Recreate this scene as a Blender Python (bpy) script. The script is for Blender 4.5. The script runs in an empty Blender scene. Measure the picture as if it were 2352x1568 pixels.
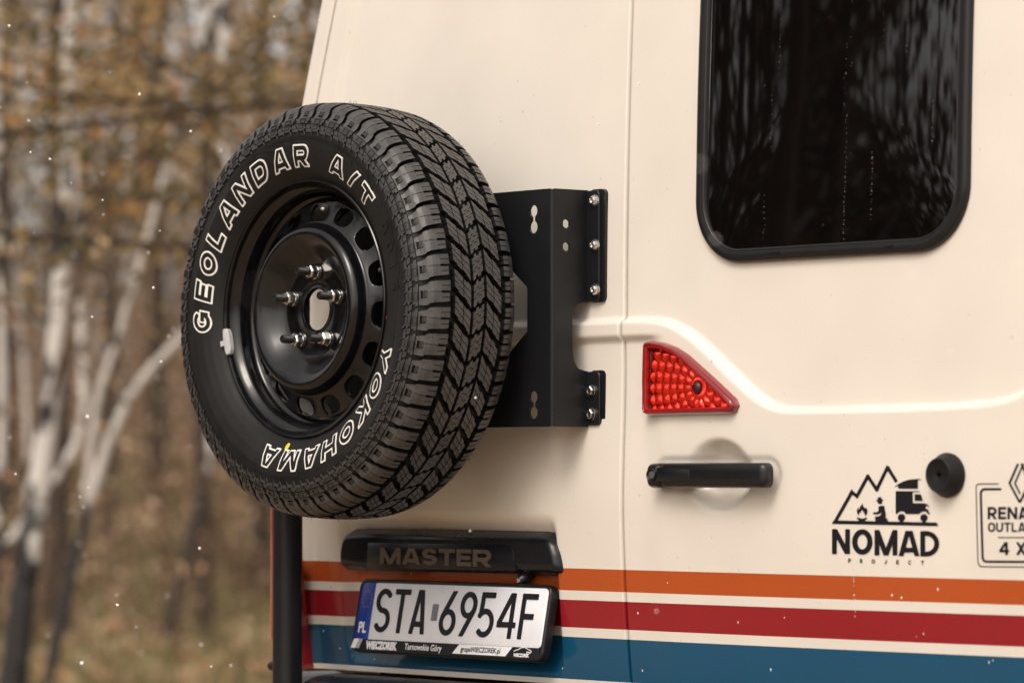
import bpy, math, random
import numpy as np
from mathutils import Vector, Matrix
random.seed(7)
RNG = np.random.default_rng(7)
R = math.radians
S = bpy.context.scene
COL = S.collection

# ------------------------------------------------------------------ camera
W0, H0, FPX = 2352.0, 1568.0, 9117.0            # photo measured on a 2352 px wide copy
THETA = R(50.0)
HORIZ = 1088.0
pitch = math.atan((HORIZ - H0 / 2) / FPX)
RV = np.array([math.cos(THETA), math.sin(THETA), 0.0])
FH = np.array([-math.sin(THETA), math.cos(THETA), 0.0])
FV = FH * math.cos(pitch) + np.array([0, 0, math.sin(pitch)])
UV = np.cross(RV, FV)
CAM_Z = 1.25


def ray(px, py):
    return FV * FPX + RV * (px - W0 / 2) + UV * (H0 / 2 - py)


_r = ray(1438, 1088)
CAM = np.array([0.0, 0.0, CAM_Z]) - _r / FPX * 6.62
CAM[2] = CAM_Z


def P(px, py, Y=0.0):
    """where the sight line of a photo pixel meets the plane y = Y"""
    d = ray(px, py)
    t = (Y - CAM[1]) / d[1]
    return CAM + d * t


def crop(ox, oy, s):
    return lambda cx, cy: ((ox + cx / s) * W0 / 2500.0, (oy + cy / s) * W0 / 2500.0)


cam = bpy.data.cameras.new('camera')
camo = bpy.data.objects.new('camera', cam)
COL.objects.link(camo)
M = Matrix.Identity(4)
for i in range(3):
    M[i][0], M[i][1], M[i][2], M[i][3] = RV[i], UV[i], -FV[i], CAM[i]
camo.matrix_world = M
cam.sensor_width = 36.0
cam.lens = 36.0 * FPX / W0
cam.clip_start = 0.1
cam.clip_end = 500
cam.dof.use_dof = True
cam.dof.focus_distance = 6.66
cam.dof.aperture_fstop = 3.7
cam.dof.aperture_blades = 9
S.camera = camo

# ------------------------------------------------------------------ world, sun, exposure
SUN_AZ, SUN_EL = R(28), R(48)                   # measured from -Y towards +X
world = bpy.data.worlds.new('World')
S.world = world
world.use_nodes = True
nt = world.node_tree
for n in list(nt.nodes):
    nt.nodes.remove(n)
wo = nt.nodes.new('ShaderNodeOutputWorld')
bg = nt.nodes.new('ShaderNodeBackground')
sky = nt.nodes.new('ShaderNodeTexSky')
sky.sky_type = 'NISHITA'
sky.sun_disc = False
sky.sun_elevation = SUN_EL
sky.sun_rotation = math.pi - SUN_AZ
sky.air_density = 1.0
sky.dust_density = 4.0
sky.ozone_density = 1.0
hsv = nt.nodes.new('ShaderNodeHueSaturation')
hsv.inputs['Saturation'].default_value = 0.12
hsv.inputs['Value'].default_value = 1.5
mul = nt.nodes.new('ShaderNodeMix')
mul.data_type = 'RGBA'
mul.blend_type = 'MULTIPLY'
mul.inputs[0].default_value = 1.0
mul.inputs[7].default_value = (1.0, 0.94, 0.875, 1)
nt.links.new(sky.outputs[0], hsv.inputs['Color'])
nt.links.new(hsv.outputs[0], mul.inputs[6])
nt.links.new(mul.outputs[2], bg.inputs['Color'])
bg.inputs['Strength'].default_value = 0.15
nt.links.new(bg.outputs[0], wo.inputs['Surface'])
sun = bpy.data.lights.new('sun', 'SUN')
sun.energy = 1.25
sun.angle = R(20)
sun.color = (1.0, 0.88, 0.74)
suno = bpy.data.objects.new('sun', sun)
COL.objects.link(suno)
sd = Vector((math.sin(SUN_AZ) * math.cos(SUN_EL), -math.cos(SUN_AZ) * math.cos(SUN_EL), math.sin(SUN_EL)))
suno.rotation_euler = sd.to_track_quat('Z', 'Y').to_euler()
suno.location = (6, -6, 12)
S.view_settings.view_transform = 'Standard'
S.view_settings.look = 'None'
S.view_settings.gamma = 1
S.view_settings.use_curve_mapping = False
S.view_settings.exposure = -0.10
S.cycles.use_denoising = True
S.cycles.max_bounces = 8
S.cycles.caustics_reflective = False
S.cycles.caustics_refractive = False
S.cycles.sample_clamp_indirect = 4

# ------------------------------------------------------------------ helpers


class MB:
    """collects vertices and faces, then links them as one mesh object"""

    def __init__(self):
        self.v, self.f, self.m, self.n = [], [], [], 0

    def add(self, verts, faces, mat=0):
        verts = np.asarray(verts, float).reshape(-1, 3)
        b = self.n
        self.v.append(verts)
        self.n += len(verts)
        for q in faces:
            self.f.append(tuple(int(i) + b for i in q))
            self.m.append(mat)

    def grid(self, pts, mat=0, wrap=False, flip=False):
        """pts (n, m, 3)"""
        pts = np.asarray(pts, float)
        n, m = pts.shape[:2]
        I = np.arange(n * m).reshape(n, m)
        if wrap:
            I = np.concatenate([I, I[:, :1]], 1)
        a, b, c, d = I[:-1, :-1], I[:-1, 1:], I[1:, 1:], I[1:, :-1]
        q = np.stack([a, b, c, d] if not flip else [d, c, b, a], -1).reshape(-1, 4)
        self.add(pts.reshape(-1, 3), q.tolist(), mat)

    def box(self, lo, hi, mat=0, T=None):
        x0, y0, z0 = lo
        x1, y1, z1 = hi
        v = np.array([(x0, y0, z0), (x1, y0, z0), (x1, y1, z0), (x0, y1, z0), (x0, y0, z1), (x1, y0, z1), (x1, y1, z1), (x0, y1, z1)])
        if T is not None:
            v = np.array([T(p) for p in v])
        self.add(v, [(0, 3, 2, 1), (4, 5, 6, 7), (0, 1, 5, 4), (1, 2, 6, 5), (2, 3, 7, 6), (3, 0, 4, 7)], mat)

    def tube(self, pts, rad, n=8, mat=0, cap=True):
        pts = np.asarray(pts, float)
        rad = np.broadcast_to(np.asarray(rad, float), (len(pts),))
        rings = []
        up = np.array([0.13, 0.31, 0.94])
        for i in range(len(pts)):
            t = pts[min(i + 1, len(pts) - 1)] - pts[max(i - 1, 0)]
            t = t / (np.linalg.norm(t) + 1e-9)
            u = np.cross(t, up)
            if np.linalg.norm(u) < 0.2:
                u = np.cross(t, np.array([1.0, 0, 0]))
            u /= np.linalg.norm(u)
            w = np.cross(t, u)
            an = np.arange(n) * 2 * math.pi / n
            rings.append(pts[i] + rad[i] * (np.cos(an)[:, None] * u + np.sin(an)[:, None] * w))
        self.grid(np.array(rings), mat, wrap=True)
        if cap:
            b = self.n - n * len(pts)
            self.f.append(tuple(b + i for i in range(n)))
            self.f.append(tuple(self.n - n + i for i in reversed(range(n))))
            self.m += [mat, mat]

    def lathe(self, prof, n=96, mat=0, centre=(0, 0, 0), closed=False):
        """prof list of (axial outward, radius); axis is -y"""
        prof = np.asarray(prof, float)
        an = np.arange(n) * 2 * math.pi / n
        g = np.stack([prof[:, 1][:, None] * np.cos(an), -prof[:, 0][:, None] + 0 * an, prof[:, 1][:, None] * np.sin(an)], -1)
        self.grid(g + np.asarray(centre), mat, wrap=True)

    def build(self, name, mats, parent=None, smooth=True, angle=35, **props):
        me = mesh_from(name, self.v, self.f, self.m)
        return link(name, me, mats, parent, smooth, angle, **props)


def mesh_from(name, vl, fl, ml=None):
    me = bpy.data.meshes.new(name)
    v = np.concatenate(vl) if vl else np.zeros((0, 3))
    me.from_pydata(v.tolist(), [], fl)
    if ml is not None and len(set(ml)) > 1:
        me.polygons.foreach_set('material_index', ml)
    me.update()
    return me


def link(name, me, mats, parent=None, smooth=True, angle=35, **props):
    o = bpy.data.objects.new(name, me)
    if not isinstance(mats, (list, tuple)):
        mats = [mats]
    for m in mats:
        me.materials.append(m)
    if smooth:
        me.polygons.foreach_set('use_smooth', [True] * len(me.polygons))
        if angle:
            me.set_sharp_from_angle(angle=R(angle))
    COL.objects.link(o)
    if parent is not None:
        o.parent = parent
    for k, val in props.items():
        o[k] = val
    return o


def thing(name, loc, label, category, group=None, rot=(0, 0, 0)):
    o = bpy.data.objects.new(name, None)
    o.empty_display_size = 0.1
    o.location = loc
    o.rotation_euler = rot
    COL.objects.link(o)
    o['label'] = label
    o['category'] = category
    if group:
        o['group'] = group
    return o


def mat(name, col, rough=0.5, metal=0.0, coat=0.0, coat_rough=0.05, spec=0.5, noise=0.0, nscale=20, bump=0.0, bscale=200, rvar=0.0, trans=0.0, ior=1.5):
    m = bpy.data.materials.new(name)
    m.use_nodes = True
    t = m.node_tree
    b = t.nodes['Principled BSDF']
    b.inputs['Base Color'].default_value = (*col, 1)
    b.inputs['Roughness'].default_value = rough
    b.inputs['Metallic'].default_value = metal
    b.inputs['Coat Weight'].default_value = coat
    b.inputs['Coat Roughness'].default_value = coat_rough
    b.inputs['Specular IOR Level'].default_value = spec
    b.inputs['Transmission Weight'].default_value = trans
    b.inputs['IOR'].default_value = ior
    tc = t.nodes.new('ShaderNodeTexCoord')
    if noise or rvar:
        n = t.nodes.new('ShaderNodeTexNoise')
        n.inputs['Scale'].default_value = nscale
        n.inputs['Detail'].default_value = 6
        t.links.new(tc.outputs['Object'], n.inputs['Vector'])
        if noise:
            mr = t.nodes.new('ShaderNodeMapRange')
            mr.inputs[1].default_value = 0.3
            mr.inputs[2].default_value = 0.7
            mr.inputs[3].default_value = 1 - noise
            mr.inputs[4].default_value = 1 + noise
            t.links.new(n.outputs[0], mr.inputs[0])
            mx = t.nodes.new('ShaderNodeMix')
            mx.data_type = 'RGBA'
            mx.blend_type = 'MULTIPLY'
            mx.inputs[0].default_value = 1
            mx.inputs[6].default_value = (*col, 1)
            t.links.new(mr.outputs[0], mx.inputs[7])
            t.links.new(mx.outputs[2], b.inputs['Base Color'])
        if rvar:
            mr2 = t.nodes.new('ShaderNodeMapRange')
            mr2.inputs[1].default_value = 0.3
            mr2.inputs[2].default_value = 0.7
            mr2.inputs[3].default_value = max(0.01, rough - rvar)
            mr2.inputs[4].default_value = rough + rvar
            t.links.new(n.outputs[0], mr2.inputs[0])
            t.links.new(mr2.outputs[0], b.inputs['Roughness'])
    if bump:
        n2 = t.nodes.new('ShaderNodeTexNoise')
        n2.inputs['Scale'].default_value = bscale
        n2.inputs['Detail'].default_value = 3
        t.links.new(tc.outputs['Object'], n2.inputs['Vector'])
        bp = t.nodes.new('ShaderNodeBump')
        bp.inputs['Strength'].default_value = bump
        bp.inputs['Distance'].default_value = 0.001
        t.links.new(n2.outputs[0], bp.inputs['Height'])
        t.links.new(bp.outputs[0], b.inputs['Normal'])
    return m


def sm(x):
    x = np.clip(x, 0, 1)
    return x * x * (3 - 2 * x)


# ---- shapes as signed fields (positive inside), turned into meshes by marching squares
def f_seg(X, Y, p, q, w, cap=0.0):
    d = np.array(q, float) - np.array(p, float)
    L = math.hypot(*d)
    if L < 1e-9:
        return np.full(X.shape, -1e9)
    d /= L
    al = (X - p[0]) * d[0] + (Y - p[1]) * d[1]
    pe = np.abs((X - p[0]) * -d[1] + (Y - p[1]) * d[0])
    return np.minimum(w / 2 - pe, L / 2 + cap - np.abs(al - L / 2))


def f_line(X, Y, pts, w, closed=False, cap=0.0):
    F = np.full(X.shape, -1e9)
    if closed:
        pts = list(pts) + [pts[0]]
    n = len(pts)
    for i in range(n - 1):
        F = np.maximum(F, f_seg(X, Y, pts[i], pts[i + 1], w))
        if i or closed:
            F = np.maximum(F, w / 2 - np.hypot(X - pts[i][0], Y - pts[i][1]))
    return F


def f_poly(X, Y, pts):
    pts = [tuple(p) for p in pts]
    ins = np.zeros(X.shape, bool)
    D = np.full(X.shape, 1e9)
    for i in range(len(pts)):
        (x0, y0), (x1, y1) = pts[i], pts[(i + 1) % len(pts)]
        if y0 != y1:
            c = ((y0 > Y) != (y1 > Y)) & (X < (x1 - x0) * (Y - y0) / (y1 - y0) + x0)
            ins ^= c
        dx, dy = x1 - x0, y1 - y0
        t = np.clip(((X - x0) * dx + (Y - y0) * dy) / (dx * dx + dy * dy + 1e-12), 0, 1)
        D = np.minimum(D, np.hypot(X - x0 - t * dx, Y - y0 - t * dy))
    return np.where(ins, D, -D)


def f_circ(X, Y, cx, cy, r):
    return r - np.hypot(X - cx, Y - cy)


def arc(cx, cy, rx, ry, a0, a1, n=18):
    return [(cx + rx * math.cos(R(a0 + (a1 - a0) * i / n)), cy + ry * math.sin(R(a0 + (a1 - a0) * i / n))) for i in range(n + 1)]


def march(mb, xs, ys, F, fn, iso=0.0, m=0, wall=None):
    """fn(array of (x, y), lift) -> world points; wall = function giving the foot of the side walls"""
    tops, faces, walls = [], [], []
    cache = {}

    def vid(key, x, y):
        k = cache.get(key)
        if k is None:
            k = len(tops)
            cache[key] = k
            tops.append((x, y))
        return k
    G = F - iso
    pos = G > 0
    nx, ny = len(xs), len(ys)
    cnt = pos[:-1, :-1].astype(int) + pos[1:, :-1] + pos[1:, 1:] + pos[:-1, 1:]
    for i, j in zip(*np.nonzero(cnt)):
        cs = [(i, j), (i + 1, j), (i + 1, j + 1), (i, j + 1)]
        if cnt[i, j] == 4:
            faces.append([vid(c, xs[c[0]], ys[c[1]]) for c in cs])
            continue
        poly, cross = [], []
        for k in range(4):
            a, b = cs[k], cs[(k + 1) % 4]
            ga, gb = G[a], G[b]
            if ga > 0:
                poly.append(vid(a, xs[a[0]], ys[a[1]]))
            if (ga > 0) != (gb > 0):
                t = ga / (ga - gb)
                key = (min(a, b), max(a, b))
                v = vid(key, xs[a[0]] + t * (xs[b[0]] - xs[a[0]]), ys[a[1]] + t * (ys[b[1]] - ys[a[1]]))
                poly.append(v)
                cross.append((v, ga > 0))
        if len(poly) >= 3:
            faces.append(poly)
        if wall is not None and len(cross) == 2:
            (v0, o0), (v1, o1) = cross
            walls.append((v0, v1) if o0 else (v1, v0))
    if not tops:
        return
    T = np.array(tops)
    mb.add(fn(T), faces, m)
    if walls:
        A = fn(T)
        B = wall(T)
        n = len(T)
        mb.add(np.concatenate([A, B]), [(a, a + n, b + n, b) for a, b in walls], m)


def glyph(ch, Wd, w):
    """strokes of a capital in a box Wd x 1; returns list of (points, closed)"""
    a = w / 2
    c = Wd / 2
    L = []
    if ch == 'T':
        L = [[(0, 1 - a), (Wd, 1 - a)], [(c, 0), (c, 1)]]
    elif ch == 'L':
        L = [[(a, 0), (a, 1)], [(0, a), (Wd, a)]]
    elif ch == 'E':
        L = [[(a, 0), (a, 1)], [(0, a), (Wd, a)], [(0, 1 - a), (Wd, 1 - a)], [(0, .5), (Wd * .92, .5)]]
    elif ch == 'F':
        L = [[(a, 0), (a, 1)], [(0, 1 - a), (Wd, 1 - a)], [(0, .5), (Wd * .85, .5)]]
    elif ch == 'H':
        L = [[(a, 0), (a, 1)], [(Wd - a, 0), (Wd - a, 1)], [(a, .5), (Wd - a, .5)]]
    elif ch == 'I':
        L = [[(c, 0), (c, 1)]]
    elif ch == '/':
        L = [[(a * .6, -.2), (Wd - a * .6, 1.2)]]
    elif ch == 'A':
        k = a * 1.08
        dx = (c - a * .45 - k)
        L = [[(k - dx * .2, -.2), (k + dx * 1.15, 1.15)], [(Wd - k + dx * .2, -.2), (Wd - k - dx * 1.15, 1.15)], [(k + dx * .3, .2 + a * .4), (Wd - k - dx * .3, .2 + a * .4)]]
    elif ch == 'N':
        L = [[(a, 0), (a, 1)], [(Wd - a, 0), (Wd - a, 1)], [(a * .95 - (Wd - 2 * a) * .1, 1.1), (Wd - a * .95 + (Wd - 2 * a) * .1, -.1)]]
    elif ch == 'M':
        L = [[(a, 0), (a, 1)], [(Wd - a, 0), (Wd - a, 1)], [(a * .9 - (c - a) * .1, 1.1), (c + (c - a) * .08, -.06)], [(Wd - a * .9 + (c - a) * .1, 1.1), (c - (c - a) * .08, -.06)]]
    elif ch == 'K':
        L = [[(a, 0), (a, 1)], [(a * 1.1, .40), (Wd - a * 1.0 + .1, 1.1)], [(c * .62, .60), (Wd - a * .9 + .1, -.12)]]
    elif ch == 'X':
        L = [[(a - .08, -.1), (Wd - a + .08, 1.1)], [(a - .08, 1.1), (Wd - a + .08, -.1)]]
    elif ch == 'Y':
        L = [[(c, 0), (c, .48)], [(c, .42), (a * .9 - .08, 1.12)], [(c, .42), (Wd - a * .9 + .08, 1.12)]]
    elif ch == 'O':
        return [(arc(c, .5, c - a, .5 - a, 0, 360, 40)[:-1], True)]
    elif ch == 'Q':
        r = min(.3, c - a)
        pts = arc(Wd - a - r, 1 - a - r, r, r, 0, 90, 8) + arc(a + r, 1 - a - r, r, r, 90, 180, 8) + arc(a + r, a + r, r, r, 180, 270, 8) + arc(Wd - a - r, a + r, r, r, 270, 360, 8)
        return [(pts, True)]
    elif ch == 'U':
        r = min(.3, c - a)
        L = [[(a, 1), (a, a + r)] + arc(a + r, a + r, r, r, 180, 270, 10) + arc(Wd - a - r, a + r, r, r, 270, 360, 10) + [(Wd - a, 1)]]
    elif ch == 'D':
        r = .5 - a
        L = [[(a, 0), (a, 1)], [(0, 1 - a), (Wd - a - r, 1 - a)] + arc(Wd - a - r, .5, r, r, 90, -90, 22) + [(0, a)]]
    elif ch == 'R':
        r = .235
        L = [[(a, 0), (a, 1)], [(0, 1 - a), (Wd - a * 1.2 - r, 1 - a)] + arc(Wd - a * 1.2 - r, 1 - a - r, r, r, 90, -90, 16) + [(a, 1 - a - 2 * r)], [(c * .85, 1 - a - 2 * r + .05), (Wd - a * .9 + .05, -.1)]]
    elif ch == 'P':
        r = .25
        L = [[(a, 0), (a, 1)], [(0, 1 - a), (Wd - a - r, 1 - a)] + arc(Wd - a - r, 1 - a - r, r, r, 90, -90, 16) + [(a, 1 - a - 2 * r)]]
    elif ch == 'G':
        L = [arc(c, .5, c - a, .5 - a, 42, 330, 34) + [(Wd - a, .40)], [(Wd - a, .12), (Wd - a, .52)], [(c * .95, .50 - a * .3), (Wd, .50 - a * .3)]]
    elif ch == 'C':
        L = [arc(c, .5, c - a, .5 - a, 45, 315, 34)]
    elif ch == 'J':
        L = [[(Wd - a, 1), (Wd - a, .3)] + arc(c, .3, c - a, .3 - a, 0, -160, 14)]
    elif ch == 'S':
        ry = (.5 - a + .0) / 2
        L = [arc(c, 1 - a - ry, c - a, ry, 28, 270, 24) + arc(c, a + ry, c - a, ry, 90, -152, 24)[1:]]
    elif ch == '6':
        L = [arc(c, .30, c - a, .30 - a, 0, 360, 40)[:-1], [(a * 1.15, .40), (Wd - a * 1.3 + .02, 1.12)]]
        return [(L[0], True), (L[1], False)]
    elif ch == '9':
        L = [arc(c, .70, c - a, .30 - a, 0, 360, 40)[:-1], [(Wd - a * 1.15, .60), (a * 1.3 - .02, -.12)]]
        return [(L[0], True), (L[1], False)]
    elif ch == '5':
        L = [[(a * 1.6, 1 - a), (Wd * .92, 1 - a)], [(a * 1.9, 1), (a * 1.5, .52)], arc(c * .9, .32, Wd - a - c * .9, .32 - a, 150, -140, 30)]
    elif ch == '4':
        L = [[(Wd * .74, 0), (Wd * .74, 1)], [(0, .30), (Wd, .30)], [(a * .4 - .03, .22), (Wd * .74 + .04, 1.12)]]
        return [(s, False) for s in L] + ['clip4']
    return [(s, False) for s in L]


def f_glyph(X, Y, ch, Wd, w):
    F = np.full(X.shape, -1e9)
    for g in glyph(ch, Wd, w):
        if g == 'clip4':
            F = np.where((Y < .30 - w / 2) & (X < Wd * .74 - w / 2), np.minimum(F, -.02), F)
            continue
        F = np.maximum(F, f_line(X, Y, g[0], w, g[1]))
    return np.minimum(F, np.minimum(np.minimum(X, Wd - X), np.minimum(Y, 1 - Y)))


def write(mb, text, h, w, fn, widths=0.7, gap=0.12, cell=None, iso=0.0, m=0, wall=None, slant=0.0, start=0.0):
    """letters of height 1*h along +x from start (metres); fn maps (x,y) metres -> world"""
    x = start
    for ch in text:
        if ch == ' ':
            x += .35 * h
            continue
        wd = widths.get(ch, widths.get('*', .7)) if isinstance(widths, dict) else widths
        if ch == 'I':
            wd = w * 1.1
        n = cell or h / 26
        xs = np.arange(-2 * n, wd * h + 3 * n, n)
        ys = np.arange(-2 * n, h + 3 * n, n)
        GX, GY = np.meshgrid(xs, ys, indexing='ij')
        F = f_glyph(GX / h, GY / h, ch, wd, w) * h
        march(mb, xs, ys, F, lambda T, x=x: fn(T + [x, 0] + np.stack([T[:, 1] * slant, 0 * T[:, 1]], 1)), iso, m,
              (lambda T, x=x: wall(T + [x, 0] + np.stack([T[:, 1] * slant, 0 * T[:, 1]], 1))) if wall else None)
        x += (wd + gap) * h
    return x


def font_mesh(mb, text, size, fn, bold=0.0, m=0, align='LEFT'):
    cu = bpy.data.curves.new('t', 'FONT')
    cu.body = text
    cu.size = size
    cu.offset = bold
    cu.align_x = align
    cu.resolution_u = 3
    ob = bpy.data.objects.new('t', cu)
    COL.objects.link(ob)
    me = bpy.data.meshes.new_from_object(ob.evaluated_get(bpy.context.evaluated_depsgraph_get()))
    v = np.array([(p.co.x, p.co.y) for p in me.vertices])
    if len(v):
        mb.add(fn(v), [tuple(p.vertices) for p in me.polygons], m)
    bpy.data.objects.remove(ob)
    bpy.data.curves.remove(cu)
    bpy.data.meshes.remove(me)


def inset_poly(pts, d):
    """move every vertex of a counter-clockwise outline inwards by d"""
    pts = np.asarray(pts, float)
    n = len(pts)
    out = []
    for i in range(n):
        a, b, c = pts[i - 1], pts[i], pts[(i + 1) % n]
        e0 = (b - a) / (np.linalg.norm(b - a) + 1e-12)
        e1 = (c - b) / (np.linalg.norm(c - b) + 1e-12)
        n0, n1 = np.array([-e0[1], e0[0]]), np.array([-e1[1], e1[0]])
        bb = n0 + n1
        bb /= np.linalg.norm(bb) + 1e-12
        out.append(b + bb * d / max(.5, bb @ n0))
    return np.array(out)


def cushion(mb, outline, y0, height, reach, power=2.2, n=.0013, m=0, skirt=.03, T=None):
    """a smooth raised pad: outline (x, z), rising over reach to height"""
    xs = np.arange(outline[:, 0].min() - 2 * n, outline[:, 0].max() + 3 * n, n)
    zs = np.arange(outline[:, 1].min() - 2 * n, outline[:, 1].max() + 3 * n, n)
    GX, GZ = np.meshgrid(xs, zs, indexing='ij')
    F = f_poly(GX, GZ, outline)
    D = np.maximum(F, 0)
    k = np.exp(-np.linspace(-2, 2, 9) ** 2)
    k /= k.sum()
    for _ in range(3):
        D = np.apply_along_axis(lambda v: np.convolve(np.pad(v, 4, 'edge'), k, 'valid'), 0, D)
        D = np.apply_along_axis(lambda v: np.convolve(np.pad(v, 4, 'edge'), k, 'valid'), 1, D)
    Hh = height * (1 - (1 - np.clip(D / reach, 0, 1)) ** power)

    def fn(P_):
        i = np.clip((P_[:, 0] - xs[0]) / n, 0, len(xs) - 1.001)
        j = np.clip((P_[:, 1] - zs[0]) / n, 0, len(zs) - 1.001)
        i0, j0 = i.astype(int), j.astype(int)
        u, v = i - i0, j - j0
        h = (Hh[i0, j0] * (1 - u) * (1 - v) + Hh[i0 + 1, j0] * u * (1 - v) + Hh[i0, j0 + 1] * (1 - u) * v + Hh[i0 + 1, j0 + 1] * u * v)
        return np.stack([P_[:, 0], y0 - h, P_[:, 1]], -1)
    march(mb, xs, zs, F, fn, m=m, wall=lambda P_: np.stack([P_[:, 0], np.full(len(P_), y0 + skirt), P_[:, 1]], -1))


def round_rect(x0, x1, z0, z1, r, n=10):
    return np.array(arc(x1 - r, z1 - r, r, r, 0, 90, n) + arc(x0 + r, z1 - r, r, r, 90, 180, n) + arc(x0 + r, z0 + r, r, r, 180, 270, n) + arc(x1 - r, z0 + r, r, r, 270, 360, n))


def pillow(mb, outline, rings, ybase, m=0, cap=True, T=None):
    """outline (x,z) counter-clockwise seen from -y... rings: (inset, outward)"""
    g = []
    for ins, out in rings:
        p = inset_poly(outline, ins)
        yb = ybase(p[:, 0], p[:, 1]) if callable(ybase) else np.full(len(p), ybase)
        g.append(np.stack([p[:, 0], yb - out, p[:, 1]], -1))
    g = np.array(g)
    if T is not None:
        g = np.array([[T(p) for p in row] for row in g])
    mb.grid(g, m, wrap=True)
    if cap:
        mb.f.append(tuple(mb.n - len(outline) + i for i in range(len(outline))))
        mb.m.append(m)
# ------------------------------------------------------------------ materials
M_black_metal = mat('black_powder_coat', (.0085, .009, .011), .40, 0, 0, spec=.34, bump=.25, bscale=900, rvar=.05, nscale=30)
M_gloss_black = mat('black_gloss_steel', (.004, .004, .005), .17, 0, .15, .1, spec=.42, noise=.3, nscale=60, rvar=.05, bump=.03, bscale=60)
M_rubber = mat('tyre_rubber', (.020, .0195, .020), .46, 0, 0, spec=.45, noise=.28, nscale=45, rvar=.10, bump=.3, bscale=700)
M_rubber_side = mat('sidewall_and_groove_shade_rubber', (.009, .0087, .009), .52, 0, 0, spec=.24, noise=.25, nscale=25, rvar=.07, bump=.15, bscale=900)
M_white_rubber = mat('white_letter_rubber', (.74, .73, .70), .6, noise=.08, nscale=90)
M_seal = mat('rubber_seal', (.008, .008, .009), .36, spec=.42, rvar=.06, nscale=40)
M_plastic = mat('black_plastic', (.007, .008, .011), .30, spec=.45, rvar=.05, nscale=15, bump=.08, bscale=900)
M_plastic_gloss = mat('black_gloss_plastic', (.006, .007, .010), .27, spec=.42, rvar=.06, nscale=12)
M_glass = mat('tinted_glass', (.0025, .002, .002), .02, spec=.85, ior=1.5)
M_red = mat('red_lens', (.34, .003, .005), .10, coat=1, coat_rough=.03)
M_dark_red = mat('dark_red_rim', (.20, .004, .010), .10, coat=1, coat_rough=.03)
M_red_metal = mat('red_reflector', (.90, .028, .010), .20, metal=.8, coat=.6, coat_rough=.03, noise=.25, nscale=80)
M_steel = mat('zinc_steel', (.62, .61, .60), .22, 1.0, noise=.15, nscale=200, rvar=.08)
M_brass = mat('brass', (.45, .26, .10), .3, 1.0)
M_plate = mat('plate_white', (.74, .76, .82), .38, noise=.04, nscale=30, rvar=.05)
M_blue = mat('plate_blue', (.006, .035, .26), .35)
M_gold = mat('star_gold', (.45, .20, .06), .5)
M_ink = mat('black_print', (.007, .007, .011), .42, spec=.35)
M_inkwhite = mat('white_print', (.72, .74, .78), .4)
M_badge = mat('badge_grey', (.14, .115, .095), .30, .35, noise=.15, nscale=60)
M_sticker = mat('holo_sticker', (.24, .24, .28), .35, .4, noise=.3, nscale=400)
M_weight = mat('lead_grey', (.42, .42, .43), .55, noise=.1, nscale=150)
M_yellow = mat('yellow_paint_dot', (.80, .50, .04), .5)
M_reddot = mat('red_paint_dot', (.80, .05, .02), .5)
M_clear_lens = mat('clear_lens', (.50, .48, .52), .08, .6, coat=1, coat_rough=.03)
M_grey_plastic = mat('grey_bumper_plastic', (.55, .56, .60), .45)
M_drop = mat('water_drop', (.85, .82, .78), .05, trans=.3, ior=1.33)
M_pane_drop = mat('drop_on_glass', (.9, .9, .9), .03, trans=.93, ior=1.33)
M_snow = mat('snow', (.88, .88, .9), .8)

# ------------------------------------------------------------------ van body surface
c7 = crop(1400, 740, 2.138)
belt_px = [(0, 100), (250, 90), (400, 86), (450, 87), (520, 100), (600, 142), (700, 222), (800, 325), (900, 425), (1000, 515), (1060, 545), (1130, 558), (1400, 555), (1700, 545), (2000, 532), (2140, 520), (2230, 503), (2300, 473), (2352, 440)]
_b = np.array([P(*c7(*p), 0.0) for p in belt_px])
BX = np.concatenate([[-1.2], _b[:, 0], [_b[-1, 0] + .05, 1.3]])
BZ = np.concatenate([[_b[0, 2]], _b[:, 2], [_b[-1, 2] + .05, _b[-1, 2] + .08]])
_xs = np.linspace(-1.3, 1.4, 1400)
_zs = np.interp(_xs, BX, BZ)
_k = np.ones(31) / 31
_zs = np.convolve(np.pad(_zs, 15, 'edge'), _k, 'valid')
_sl = np.gradient(_zs, _xs)
c8b = crop(1540, 800, 3.267)
LIGHT_PX = [(142, 140), (155, 115), (200, 111), (290, 125), (380, 160), (470, 220), (560, 300), (680, 410), (790, 515), (850, 575), (868, 620), (850, 665), (810, 680), (500, 688), (180, 697), (148, 688), (137, 660), (136, 400)]
LX0 = P(*c8b(137, 400))[0]
Z_C2 = P(*c7(120, 188))[2]
CUP = P(1661, 1091, 0)
h0, h1 = P(1489.7, 1091, -.03), P(1784, 1091, -.03)
POCK = (P(768, 1400)[0], P(1290, 1400)[0], P(1034, 1548)[2], P(1034, 1290)[2])
# outline of the body at the corner
_ez = [P(700, y, .03)[2] for y in (1567, 1200, 720, 480, 240, 0)]
_ex = [P(x, 700, .03)[0] for x in (657, 658, 662, 677, 703, 742)]
EZ = np.array([_ez[0] - .6] + _ez + [_ez[-1] + .3, _ez[-1] + .7])
EX = np.array([_ex[0]] + _ex + [_ex[-1] + .10, _ex[-1] + .30])


def edge_x(Z, side=-1):
    """distance of the body corner from the door seam, left (-1) or right (1)"""
    return -np.interp(Z, EZ, EX) + np.where(np.asarray(side) > 0, .085, 0.0)


CARVE = None


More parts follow.
